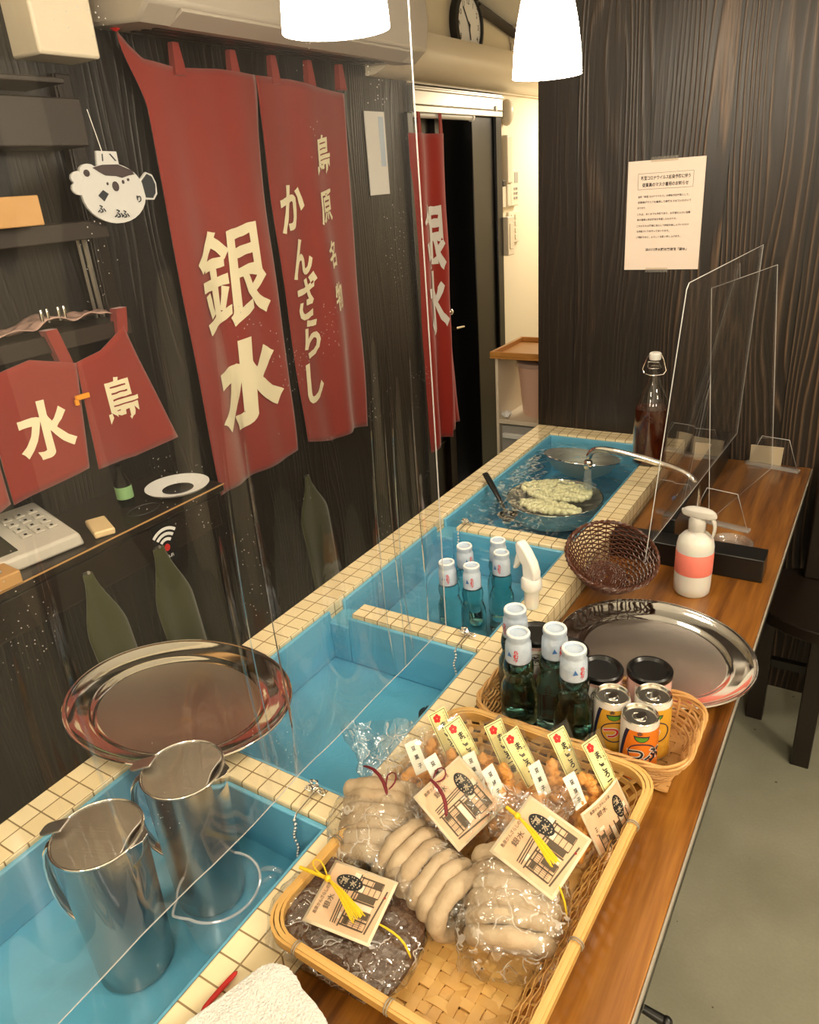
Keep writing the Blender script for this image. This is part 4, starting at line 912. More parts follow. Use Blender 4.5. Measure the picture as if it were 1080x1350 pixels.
# swing-top bottle
r = thing('swing_top_bottle', 'tall swing-top glass bottle of dark red-brown liquid on the tiled rim', 'bottle', (-.497, 1.985, RT + .0005))
r.scale = (1.13, 1.13, 1.03)
SB = clear('bottle_glass', (.90, .90, .88), 1.48, .02, .0, gain=1.6)
b = MB(); b.lathe([(0, 0), (.038, 0), (.0405, .004), (.0405, .150), (.038, .165), (.028, .190), (.0165, .215), (.0125, .235), (.0125, .262), (.0150, .264), (.0150, .272), (.0125, .274)], n=44); b.build('glass_body', SB, r)
b = MB(); b.lathe([(0, .003), (.036, .003), (.0385, .006), (.0385, .150), (0, .151)], n=44); b.build('liquid', simple('brown_liquid', (.045, .008, .003), .1, var=(20, (.09, .016, .005), .6), Coat__Weight=.6), r)
b = MB(); b.lathe([(0, .276), (.0125, .276), (.0135, .280), (.0135, .291), (.011, .294), (0, .294)], n=28); b.build('stopper', 'white_plastic', r)
b = MB(); b.tube([(.0145, 0, .288), (.020, 0, .275), (.027, -.002, .250), (.022, -.004, .240), (.006, -.013, .238), (-.006, -.013, .238), (-.022, -.004, .240), (-.027, -.002, .250), (-.020, 0, .275), (-.0145, 0, .288)], .0012, 8)
b.tube([(.0150 * cos(k * pi / 12), .0150 * sin(k * pi / 12), .256) for k in range(24)], .0011, 6, closed=True); b.tube([(.016, 0, .256), (.012, -.012, .272), (-.012, -.012, .272), (-.016, 0, .256)], .0011, 6); b.build('wire_bail', 'chrome', r)
# chains and plug
def chain(label, p, drop, n=12, dirn=(0, -1), group='basin plug chains'):
    r = thing('plug_chain', label, 'chain', p, group=group)
    b = MB()
    for k in range(8):
        b.tube([(.006 * cos(a) + .002 * k * cos(k * 2.1) , .004 * sin(a) + .003 * sin(k * 2.1) * k * .5, .004 + .0028 * (k % 3) + .002 * sin(a * 2 + k)) for a in [2 * pi * j / 10 for j in range(10)]], .0011, 5, closed=True)
    b.build('ring', 'chrome', r); b = MB()
    for k in range(n):
        t_ = k / (n - 1); d = .050 + .003 * min(1, t_ * 5)
        b.ball((.002 * sin(k) + .004, dirn[1] * d, -.004 - drop * t_), .0026, 8)
    b.build('bead_chain', 'steel_brushed', r); b = MB(); b.tube([(.004, dirn[1] * .006, .006), (.004, dirn[1] * .030, .004), (.004, dirn[1] * .044, .003), (.004, dirn[1] * .050, -.004)], .0012, 6); b.build('link', 'chrome', r)
    return r
chain('bead chain hooked on the divider between the first and second basins', (-.565, .572, RT), .075, 14)
chain('bead chain hooked on the divider between the second and third basins', (-.556, 1.003, RT), .085, 16)
chain('bead chain at the left end of the divider before the farthest basin', (-.775, 1.425, RT), .02, 4)
for (x, y, z, lb) in ((-.572, .885, .676, 'black rubber plug on the floor of the second basin'), (-.556, 1.350, .676, 'black rubber plug on the floor of the third basin')):
    r = thing('rubber_plug', lb, 'plug', (x, y, z), group='rubber basin plugs'); b = MB(); b.lathe([(0, 0), (.017, 0), (.019, .004), (.018, .014), (.010, .017), (0, .017)], n=28); b.build('stopper', 'rubber', r)
    b = MB(); b.tube([(.006 * cos(k * pi / 6), 0, .022 + .006 * sin(k * pi / 6)) for k in range(12)], .0013, 6, closed=True); b.build('ring', 'chrome', r)

# ------------------------------------------------------------------ things on the wood
# pink-banded spray bottle
r = thing('spray_bottle', 'translucent spray bottle with a pink band on the wooden counter', 'spray bottle', (-.250, 1.402, WT + .0005), (0, 0, R(-6)))
FB = simple('frosted_plastic', (.80, .77, .72), .3, Transmission__Weight=.12, Subsurface__Weight=.3)
b = MB(); b.lathe([(0, 0), (.031, 0), (.0345, .004), (.0355, .02), (.0355, .105), (.033, .118), (.025, .128), (.015, .133), (.0135, .140), (.0135, .150), (0, .150)], n=40); b.build('body', FB, r)
b = MB(); b.lathe([(.0357, .048), (.0361, .049), (.0361, .093), (.0357, .094)], n=40); b.build('pink_band', simple('pink_label', (.85, .22, .17), .5), r)
HP = simple('milky_trigger', (.74, .71, .66), .35, Transmission__Weight=.25)
b = MB(); b.lathe([(.0155, .138), (.0165, .140), (.0165, .158), (.0135, .165), (0, .166)], n=28); b.build('collar', HP, r)
b = MB(); b.lathe([(0, 0), (.020, 0), (.0225, .004), (.021, .016), (.012, .021), (0, .022)], c=(.002, 0, .164), n=28, sx=1.55, sy=.55); b.box(-.034, -.022, -.006, .006, .168, .180); b.build('head', HP, r, sub=1)
b = MB(); b.tube([(.026, 0, .168), (.033, 0, .158), (.034, 0, .142), (.030, 0, .124)], [.006, .0055, .005, .004], 10, flat=.7); b.build('trigger', HP, r, sub=1)
# white trigger sprayer behind the lemonade bottles
r = thing('white_sprayer', 'white trigger spray bottle standing behind the four black-lidded tins', 'spray bottle', (-.487, 1.140, RT + .0005), (0, 0, R(160)))
r.scale = (1.2, 1.2, .9)
b = MB(); b.lathe([(0, .0), (.0, .0), (.010, .0), (.0115, .01), (.0115, .04), (.0125, .045), (.012, .050), (0, .05)], n=30); b.build('body', FB, r)
b = MB(); b.lathe([(.0155, .046), (.0165, .048), (.0165, .066), (.014, .072), (0, .073)], n=30); b.build('collar', 'white_plastic', r)
b = MB(); b.prism([(-.013, .070), (-.0135, .088), (-.008, .108), (.004, .130), (.016, .145), (.024, .147), (.028, .140), (.027, .124), (.022, .108), (.014, .098), (.0125, .070)], lambda x, z, h: (x, h - .0085, z), .017); b.build('head', 'white_plastic', r, bevel=.004, seg=3)
b = MB(); b.prism([(.018, .106), (.027, .122), (.032, .100), (.036, .080), (.032, .076), (.025, .092)], lambda x, z, h: (x, h - .0055, z), .011); b.build('trigger', 'white_plastic', r, bevel=.003)
# round brown wicker basket
M['brown_wicker'] = m_bamboo('brown_wicker', (.045, .014, .008), (.10, .034, .018), .28)
r = thing('wicker_bowl', 'round dark brown wicker basket tipped against the tiled rim', 'basket', (-.404, 1.332, WT + .031), (R(20), R(10), R(10)))
def bowlr(t): return .041 + .047 * (t ** .75)
H = .066
b = MB(); NS = 30
for k in range(17):
    t_ = k / 16; z = .004 + H * t_
    for ph in (0,): b.tube([((bowlr(t_) + .0022 * cos(NS / 2 * a + pi * k)) * cos(a), (bowlr(t_) + .0022 * cos(NS / 2 * a + pi * k)) * sin(a), z) for a in [2 * pi * j / 120 for j in range(120)]], .0015, 5, closed=True)
b.build('woven_side', 'brown_wicker', r)
b = MB()
for k in range(14):
    q = .006 + .0026 * k + .001; b.tube([((q + .0006 * cos(10 * a + pi * k)) * cos(a), (q + .0006 * cos(10 * a + pi * k)) * sin(a), .003 + .0012 * cos(NS / 2 * a + pi * k)) for a in [2 * pi * j / 60 for j in range(60)]], .0015, 5, closed=True)
b.build('woven_base', 'brown_wicker', r)
b = MB()
for j in range(NS):
    a = 2 * pi * j / NS; b.tube([(q * cos(a), q * sin(a), z) for q, z in ((.004, .003), (.025, .003), (.040, .004))] + [(bowlr(t_) * cos(a), bowlr(t_) * sin(a), .004 + H * t_) for t_ in (.15, .35, .6, .8, 1.0)], .0012, 5)
b.build('stakes', 'brown_wicker', r)
b = MB()
for s_ in (0, 1): b.tube([((bowlr(1) + .001 + .0018 * cos(24 * a + pi * s_)) * cos(a), (bowlr(1) + .001 + .0018 * cos(24 * a + pi * s_)) * sin(a), H + .006 + .0018 * sin(24 * a + pi * s_)) for a in [2 * pi * j / 160 for j in range(160)]], .0026, 6, closed=True)
b.build('rim', 'brown_wicker', r)

# ------------------------------------------------------------------ bamboo basket with sweets
M['bamboo'] = m_bamboo('bamboo', (.52, .27, .065), (.74, .46, .15)); M['bamboo_rim'] = m_bamboo('bamboo_rim', (.50, .25, .055), (.72, .43, .13), sc=(8, 8, 60))
M['wicker_tan'] = m_bamboo('tan_wicker', (.46, .22, .06), (.72, .44, .17)); M['bind_wire'] = simple('binding_wire', (.30, .26, .20), .4)
def rrect(x0, x1, y0, y1, rad, per=6, seg=5):
    P = []
    for cx, cy, a0 in ((x1 - rad, y1 - rad, 0), (x0 + rad, y1 - rad, 90), (x0 + rad, y0 + rad, 180), (x1 - rad, y0 + rad, 270)):
        for k in range(per + 1):
            a = R(a0 + 90 * k / per); P.append((cx + rad * cos(a), cy + rad * sin(a)))
    out = []
    for i, p in enumerate(P):
        q = P[(i + 1) % len(P)]; L_ = math.hypot(q[0] - p[0], q[1] - p[1]); m_ = max(1, int(L_ / .008))
        for k in range(m_): out.append((p[0] + (q[0] - p[0]) * k / m_, p[1] + (q[1] - p[1]) * k / m_))
    return out
def band(b, path, th, h, mi=0):
    """flat band standing on edge round a closed path"""
    n = len(path); vs = []
    for i in range(n):
        p = Vector(path[i]); d = (Vector(path[(i + 1) % n]) - Vector(path[i - 1])).normalized(); s_ = Vector((d.y, -d.x, 0)).normalized()
        for dx, dz in ((-th, -h), (th, -h), (th, h), (-th, h)): vs.append(p + s_ * dx / 2 + Vector((0, 0, dz / 2)))
    fs = []
    for i in range(n):
        j = (i + 1) % n
        for k in range(4): fs.append((i * 4 + k, i * 4 + (k + 1) % 4, j * 4 + (k + 1) % 4, j * 4 + k))
    b.add(vs, fs, mi)
B1C = (-.322, .5825)
r = thing('bamboo_basket', 'shallow rectangular woven bamboo basket full of bagged sweets', 'basket', (B1C[0], B1C[1], WT), (0, 0, R(-2)))
BX, BY = .112, .185; TX, TY = .154, .217
def ring(t, rad=.03, grow=0.0, z=None):
    """outline of the basket at height fraction t"""
    q = [0, .12, .30, .62, 1.0][int(t)] if t > 1 else t
    off = q; x = BX + (TX - BX) * off + grow; y = BY + (TY - BY) * off + grow
    zz = (.006 + .052 * (off ** .75)) if z is None else z
    return [(px, py, zz) for px, py in rrect(-x, x, -y, y, rad + .01 * off)]
b = MB(); W_ = .0115; P_ = .0125
nx = int(BX * 2 / P_); ny = int(BY * 2 / P_)
def ribbon(b, p, q, wd, amp, ph, per, wv, mi=0, n=40, th=.0009):
    p = Vector(p); q = Vector(q); d = (q - p).normalized(); s_ = Vector((-d.y, d.x, 0)); L_ = (q - p).length; vs = []; n = max(8, int(L_ / P_ * 3))
    for k in range(n + 1):
        t_ = k / n; c = p + (q - p) * t_; zz = amp * sin(pi * (t_ * L_ / per) + ph)
        for sx, sz in ((-1, -th), (1, -th), (1, th), (-1, th)): vs.append(c + s_ * sx * wd / 2 + Vector((0, 0, zz + sz)))
    fs = []
    for k in range(n):
        for j in range(4): fs.append((k * 4 + j, k * 4 + (j + 1) % 4, (k + 1) * 4 + (j + 1) % 4, (k + 1) * 4 + j))
    fs.append((0, 1, 2, 3)); fs.append((n * 4 + 3, n * 4 + 2, n * 4 + 1, n * 4)); b.add(vs, fs, mi)
for i in range(nx + 1):
    x = -BX + (i + .25) * P_
    if x < BX: ribbon(b, (x, -BY, .005), (x, BY, .005), W_, .0016, pi * (i % 2), P_ * 2, 0)
for j in range(ny + 1):
    y = -BY + (j + .25) * P_
    if y < BY: ribbon(b, (-BX, y, .005), (BX, y, .005), W_ * .92, .0016, pi * (j % 2) + pi / 2, P_ * 2, 0)
b.build('woven_base', 'bamboo', r)
b = MB()
for k in range(5):
    t_ = .06 + k * .20; b2 = ring(t_); n_ = len(b2)
    pth = []
    for i, p in enumerate(b2):
        nrm = Vector((p[0], p[1], 0)); nrm = Vector((math.copysign(1, p[0]) if abs(abs(p[0]) - (BX + (TX - BX) * t_)) < .004 else 0, math.copysign(1, p[1]) if abs(abs(p[1]) - (BY + (TY - BY) * t_)) < .004 else 0, 0))
        pth.append(tuple(Vector(p) + nrm * .0012 * cos(pi * i * .5 + pi * k)))
    band(b, pth, .0012, .0098)
b.build('woven_side', 'bamboo', r)
b = MB()
st = [ring(t_) for t_ in (0, .2, .4, .6, .8, .98)]
for i in range(0, len(st[0]), 2):
    if i < len(st[0]):
        f_ = i / len(st[0]); pts = [s__[min(len(s__) - 1, int(f_ * len(s__)))] for s__ in st]
        d = Vector((-(pts[-1][1]), pts[-1][0], 0)).normalized()
        b.tube(pts, .0038, 4, flat=.16)
b.build('stakes', 'bamboo', r)
b = MB(); band(b, ring(1.0, z=.0605, grow=.0015), .0035, .0100); b.build('outer_rim', 'bamboo_rim', r)
b = MB(); band(b, ring(1.0, z=.0610, grow=-.0065), .0035, .0095); b.build('inner_rim', 'bamboo_rim', r)
b = MB(); band(b, ring(1.0, z=.0650, grow=-.0025), .0050, .0030); b.build('rim_filler', 'bamboo', r)
kn = [(TX, .12), (TX, -.06), (TX, -.17), (-TX, .1), (-TX, -.08), (.03, TY), (-.08, TY), (.02, -TY), (-.10, -TY)]
for (x, y) in kn:
    b = MB(); vert = abs(x) > .153; c = Vector((x - (.0025 * (1 if x > 0 else -1) if vert else 0), y - (0 if vert else .0025 * (1 if y > 0 else -1)), .0612))
    for o_ in (-.0015, .0015):
        b.tube([c + (Vector((.0078 * cos(a), o_, .0078 * sin(a))) if vert else Vector((o_, .0078 * cos(a), .0078 * sin(a)))) for a in [2 * pi * k / 12 for k in range(12)]], .0008, 5, closed=True)
    b.build('binding', 'bind_wire', r)

# printed card used on most bags (drawn in its own plane, x to the right, y up, z out)
M['card'] = simple('peach_card', (.66, .36, .19), .45, var=(30, (.78, .60, .40), 1.0)); M['card_edge'] = simple('card_cream', (.80, .68, .48), .5); M['sepia'] = simple('sepia_print', (.10, .07, .04), .6); M['pale_print'] = simple('pale_print', (.80, .72, .55), .6)
def card(par, Mx, s=.078, bend=.0):
    """shop card: peach field, rounded cream edge, black oval crest and a line drawing of the shop"""
    def P(x, y, h): return Mx @ Vector((x * s, y * s * 1.02, h + bend * (x * x * 4)))
    o = MB(); o.grid(lambda u, v: P(u - .5, v - .5, 0), 10, 4); co = o.build('card', 'card_edge', par, solid=.0006)
    q = MB(); rp = [(x, y) for x, y in rrect(-.46, .46, -.46, .46, .12, per=4)]
    q.grid(lambda u, v: P((u - .5) * .92, (v - .5) * .92, .0007), 10, 4); q.build('field', 'card', co)
    q = MB()
    q.prism([(.24 + .115 * cos(k * pi / 14), .14 + .20 * sin(k * pi / 14)) for k in range(28)], lambda x, y, h: P(x, y, .0009 + h), .0004)
    q.build('crest', 'ink', co)
    q = MB(); q.text('銀', .105, lambda x, y: P(.24 + x, .215 + y, .0016), 0, .03); q.text('水', .105, lambda x, y: P(.24 + x, .085 + y, .0016), 0, .03)
    for k in range(16): q.prism([(.24 + .085 * cos(k * 2.4) + .010 * cos(j), .14 + .155 * sin(k * 2.4) + .010 * sin(j)) for j in range(6)], lambda x, y, h: P(x, y, .0014 + h), .0002); q.build('crest_lettering', 'card_edge', co)
    q = MB(); q.text('島原かんざらしの里', .062, lambda x, y: P(-.10 + x, .40 + y, .0012), 0, .0, fit=.50); q.text('銀水', .10, lambda x, y: P(-.12 + x, .29 + y, .0012), 0, .0, sx=1.2)
    q.build('card_lettering', 'ink', co)
    q = MB()
    def bar(x0, y0, x1, y1, w_=.008, h=.0010):
        d = Vector((x1 - x0, y1 - y0)).normalized(); n = Vector((-d.y, d.x)) * w_
        q.add([P(x0 + n.x, y0 + n.y, h), P(x1 + n.x, y1 + n.y, h), P(x1 - n.x, y1 - n.y, h), P(x0 - n.x, y0 - n.y, h)], [(0, 1, 2, 3)])
    for y in (.12, .155, .09): bar(-.38, y - .02, .16, y + .02)
    bar(-.40, .02, .42, .02, .010); bar(-.36, -.02, .40, -.02)
    for x in (-.36, -.24, -.10, .02, .14, .28, .38): bar(x, .02, x, -.34, .012)
    for y in (-.10, -.18, -.26, -.34): bar(-.36, y, -.10, y, .005); bar(.14, y, .38, y, .005)
    for k in range(9): bar(-.35 + k * .028, -.02, -.35 + k * .028, -.30, .003)
    bar(-.38, -.37, .30, -.42, .012); bar(.02, -.02, .14, -.30, .006)
    q.build('shop_drawing', 'sepia', co, smooth=False)
    q = MB()
    for (x0, x1, y0, y1) in ((-.34, -.24, -.09, -.03), (.04, .13, -.32, -.05), (-.20, -.10, -.33, -.12), (.28, .37, -.33, -.2)): q.add([P(x0, y0, .00093), P(x1, y0, .00093), P(x1, y1, .00093), P(x0, y1, .00093)], [(0, 1, 2, 3)])
    q.build('shop_shade', 'sepia', co, smooth=False); q = MB()
    for (x0, x1, y0, y1) in ((-.08, 0.0, -.32, -.04), (.16, .26, -.10, -.03), (.34, .42, .03, .12), (-.3, -.2, .04, .09)):
        q.add([P(x0, y0, .00095), P(x1, y0, .00095), P(x1, y1, .00095), P(x0, y1, .00095)], [(0, 1, 2, 3)])
    q.build('shop_panel', 'pale_print', co, smooth=False)
    q = MB(); q.prism([(.20 + .018 * cos(k * pi / 5), -.42 + .018 * sin(k * pi / 5)) for k in range(10)], lambda x, y, h: P(x, y, .001 + h), .0004); q.build('seal', simple('dark_red_seal', (.28, .02, .02), .5), co)
    return co
def frame(o, ex, ey):
    ex = Vector(ex).normalized(); ez = ex.cross(Vector(ey)).normalized(); ey = ez.cross(ex); m_ = Matrix.Identity(4)
    for i in range(3): m_[i][0] = ex[i]; m_[i][1] = ey[i]; m_[i][2] = ez[i]; m_[i][3] = o[i]
    return m_
CELLO = clear_crinkled('cellophane')
CELLO2 = clear('smooth_pouch_film', (.99, .99, .98), 1.40, .06, .03, (1, .97, .92), bump=(20, .25, .01), gain=.8)
M['dough'] = simple('pale_biscuit', (.32, .20, .10), .65, var=(45, (.62, .50, .34), 1.15), bump=(140, .35, .003))
M['brown_cake'] = simple('dark_brown_sweet', (.045, .018, .007), .5, var=(70, (.13, .055, .022), 1.0), bump=(120, .9, .006))
M['nugget'] = simple('orange_nugget', (.70, .27, .04), .5, var=(40, (.80, .42, .10), .9), bump=(150, .6, .004))
def film_bag(b, Mx, L_, w_, t_, seed, neck=.68, frill=1.0, nu=60, nv=56, amp=.0045):
    """crumpled bag lying along local y: pillow below the neck, gathered there, flared frill above"""
    def f(u, v):
        a = 2 * pi * u; y = -L_ * .5 + L_ * v
        if v < neck: q = v / neck; W2 = .80 + .26 * sin(pi * min(1, q * 1.02)) - .62 * max(0, q - .72) / .28 * 1.0; T2 = .08 + .95 * sin(pi * min(1, q)) ** .55 * (1 if q < .98 else 1) ; T2 = max(T2 * (1 - max(0, q - .8) * 3.2), .16) if q > .2 else T2
        else: q = (v - neck) / (1 - neck); W2 = .44 + frill * .62 * q; T2 = .20 + .25 * q
        x = w_ * .5 * W2 * math.copysign(abs(cos(a)) ** .8, cos(a)); z = t_ * .5 * T2 * math.copysign(abs(sin(a)) ** .8, sin(a))
        n = noise.noise_vector(Vector((x * 38 + seed, y * 38, z * 38))) * amp + noise.noise_vector(Vector((x * 95 + seed, y * 95, z * 60))) * amp * .45
        if v > neck: z += .006 * sin(u * 30 + seed) * q * 1.4; y += .006 * nz(u * 9, seed, 1)
        p = Vector((x, y, z)) + n; p.z = max(p.z, -t_ * .5 - .001); return Mx @ p
    b.grid(f, nu, nv, cu=True)
def ring_stack(b, Mx, n, pitch, ra, rb, tr, seed):
    """oval rings threaded along local y"""
    rnd = random.Random(seed)
    for k in range(n):
        y = (k - (n - 1) / 2) * pitch; sx = rnd.uniform(.93, 1.05); tl = rnd.uniform(-.22, .22); dz = rnd.uniform(-.001, .002)
        pts = [Mx @ Vector((ra * sx * cos(a), y + tl * ra * .35 * cos(a + seed), rb * sin(a) + dz)) for a in [2 * pi * j / 36 for j in range(36)]]
        b.tube(pts, [tr * (1 + .10 * sin(j * .9 + k) + .06 * sin(j * 2.3 + k * 2)) for j in range(36)], 12, closed=True)
M['yellow_cord'] = simple('yellow_cord', (.85, .58, .02), .6, bump=(300, .5, .002)); M['red_cord'] = simple('dark_red_cord', (.16, .008, .014), .6)
# A: bag of dark slab sweets, yellow ribbon
r = thing('sweet_bag', 'bag of dark brown slab sweets with a yellow tassel, front left of the basket', 'sweets', (-.412, .438, .7505), (0, R(6), R(-3)), group='bagged sweets in the bamboo basket')
b = MB()
def slab(u, v):
    a = 2 * pi * u; q = v; x = .078 * math.copysign(abs(cos(a)) ** .35, cos(a)); y = .054 * math.copysign(abs(sin(a)) ** .35, sin(a))
    if v < .3: s_ = v / .3; z = .004; x *= s_; y *= s_
    elif v < .7: z = .004 + .028 * (v - .3) / .4
    else: s_ = (1 - v) / .3; z = .032 + .003 * (1 - s_); x *= s_; y *= s_
    n = noise.noise_vector(Vector((x * 70, y * 70, z * 70))) * .0035; return Vector((x, y, z + .004)) + n
b.grid(slab, 70, 40, cu=True); b.build('slab', 'brown_cake', r)
b = MB(); film_bag(b, Matrix.Translation((-.004, .012, .024)) @ Matrix.Rotation(R(8), 4, 'Z'), .160, .176, .054, 3, neck=.80, amp=.004); b.build('wrapper', CELLO, r, angle=180)
LI = r.matrix_world.inverted() if False else (Matrix.Translation(r.location) @ r.rotation_euler.to_matrix().to_4x4()).inverted()
def loc(p): return LI @ Vector(p)
def cardmx(TL, TR, BL):
    TL, TR, BL = loc(TL), loc(TR), loc(BL); c = (TR + BL) / 2; return frame(c, TR - TL, TL - BL)
cm = cardmx((-.440, .410, .806), (-.452, .492, .812), (-.366, .395, .800)); card(r, cm, .080)
def tassel(par, pts, loop, mat, n=26, r0=.0016, spread=.008, ln=.5):
    b = MB(); P = [loc(p) for p in pts]; b.tube(P[:2], .0022, 8)
    b.ball(P[1], .0042, 10); b.build('knot', mat, par, sub=0)
    b = MB(); d = P[2] - P[1]; s_ = d.cross(Vector((0, 0, 1))).normalized(); rnd = random.Random(5)
    for k in range(n):
        a = rnd.uniform(-1, 1); h = rnd.uniform(0, 1); b.tube([P[1] + Vector((0, 0, .001 * h)), P[1] + d * .45 + s_ * a * spread * .45 + Vector((0, 0, .004 + .002 * h)), P[2] + d * rnd.uniform(-.06, .08) + s_ * a * spread + Vector((0, 0, .0015 * h))], .0007, 5)
    b.build('tassel', mat, par)
    if loop:
        b = MB(); Lp = [loc(p) for p in loop]; b.tube(Lp, .0012, 8); b.build('cord', mat, par, sub=1)
tassel(r, [(-.484, .446, .815), (-.443, .447, .819), (-.386, .424, .816)], [(-.443, .447, .820), (-.462, .462, .826), (-.474, .455, .824), (-.462, .448, .819), (-.443, .447, .819)], 'yellow_cord')
b = MB(); b.tube([loc(p) for p in ((-.372, .437, .802), (-.350, .438, .800), (-.333, .436, .795), (-.326, .434, .775))], .0014, 8); b.build('cord', 'yellow_cord', r, sub=1)
# B, C, D: bags of pale rings
def ring_bag(label, o, ax, up, L_, w_, t_, seed, n, pitch, ra, rb, neck=.66, yoff=-.018, axis2=None, film=CELLO):
    global LI
    r = thing('sweet_bag', label, 'sweets', o, group='bagged sweets in the bamboo basket'); LI = Matrix.Translation(o).inverted()
    Mx = frame((0, 0, 0), Vector(ax).cross(Vector(up)), ax)
    b = MB(); Mr = Mx @ Matrix.Translation((0, yoff, 0)) if axis2 is None else frame(Mx @ Vector((0, yoff, 0)), Vector(axis2).cross(Vector(up)), axis2)
    ring_stack(b, Mr, n, pitch, ra, rb, .0108, seed); b.build('biscuit_rings', 'dough', r)
    b = MB(); film_bag(b, Mx, L_, w_, t_, seed * 3.7, neck=neck, amp=.0075, frill=1.25); b.build('wrapper', film, r, angle=180); return r
rb = ring_bag('bag of pale ring biscuits with a dark red tie, at the basket\'s left side', (-.458, .575, .800), (-.35, .85, .38), (.1, -.35, 1), .235, .120, .076, 2, 6, .0165, .040, .024)
b = MB(); b.tube([loc(p) for p in ((-.500, .600, .835), (-.470, .588, .855), (-.445, .575, .852), (-.436, .565, .842))], .0026, 8, flat=.5); b.build('tie', 'red_cord', rb, sub=1)
b = MB(); b.tube([loc(p) for p in ((-.440, .570, .850), (-.446, .582, .862), (-.434, .588, .864), (-.428, .575, .858), (-.436, .567, .850))], .0013, 8); b.build('tie_loop', 'red_cord', rb, sub=1)
rc_ = ring_bag('bag of upright ring biscuits with a dark red loop, in the middle of the basket', (-.360, .545, .795), (-.12, .80, .52), (.1, -.4, 1), .165, .120, .070, 5, 6, .0195, .036, .028, yoff=-.022, axis2=(.93, -.26, -.05))
card(rc_, frame(loc((-.352, .598, .842)), Vector((.045, .130, .03)), Vector((-.5, .12, .30))), .080)
b = MB(); b.tube([loc(p) for p in ((-.392, .595, .866), (-.372, .587, .866), (-.356, .575, .860), (-.350, .562, .850))], .0026, 8, flat=.5); b.build('tie', 'red_cord', rc_, sub=1)
b = MB(); b.tube([loc(p) for p in ((-.384, .592, .868), (-.386, .606, .877), (-.374, .610, .877), (-.368, .596, .871), (-.380, .590, .868))], .0013, 8); b.build('tie_loop', 'red_cord', rc_, sub=1)
rd = ring_bag('bag of pale ring biscuits with a yellow tassel over its printed card', (-.262, .560, .800), (-.30, .86, .40), (.15, -.35, 1), .205, .122, .078, 8, 6, .0165, .042, .027, neck=.70, yoff=-.022)
card(rd, frame(loc((-.238, .580, .846)), Vector((.02, .093, .028)), Vector((-.075, .035, .028))), .082)
tassel(rd, [(-.286, .594, .868), (-.270, .588, .868), (-.214, .556, .858)], None, 'yellow_cord', n=34, spread=.006)
b = MB(); b.tube([loc(p) for p in ((-.205, .548, .838), (-.196, .548, .815), (-.193, .545, .79))], .0013, 8); b.build('cord', 'yellow_cord', rd, sub=1)
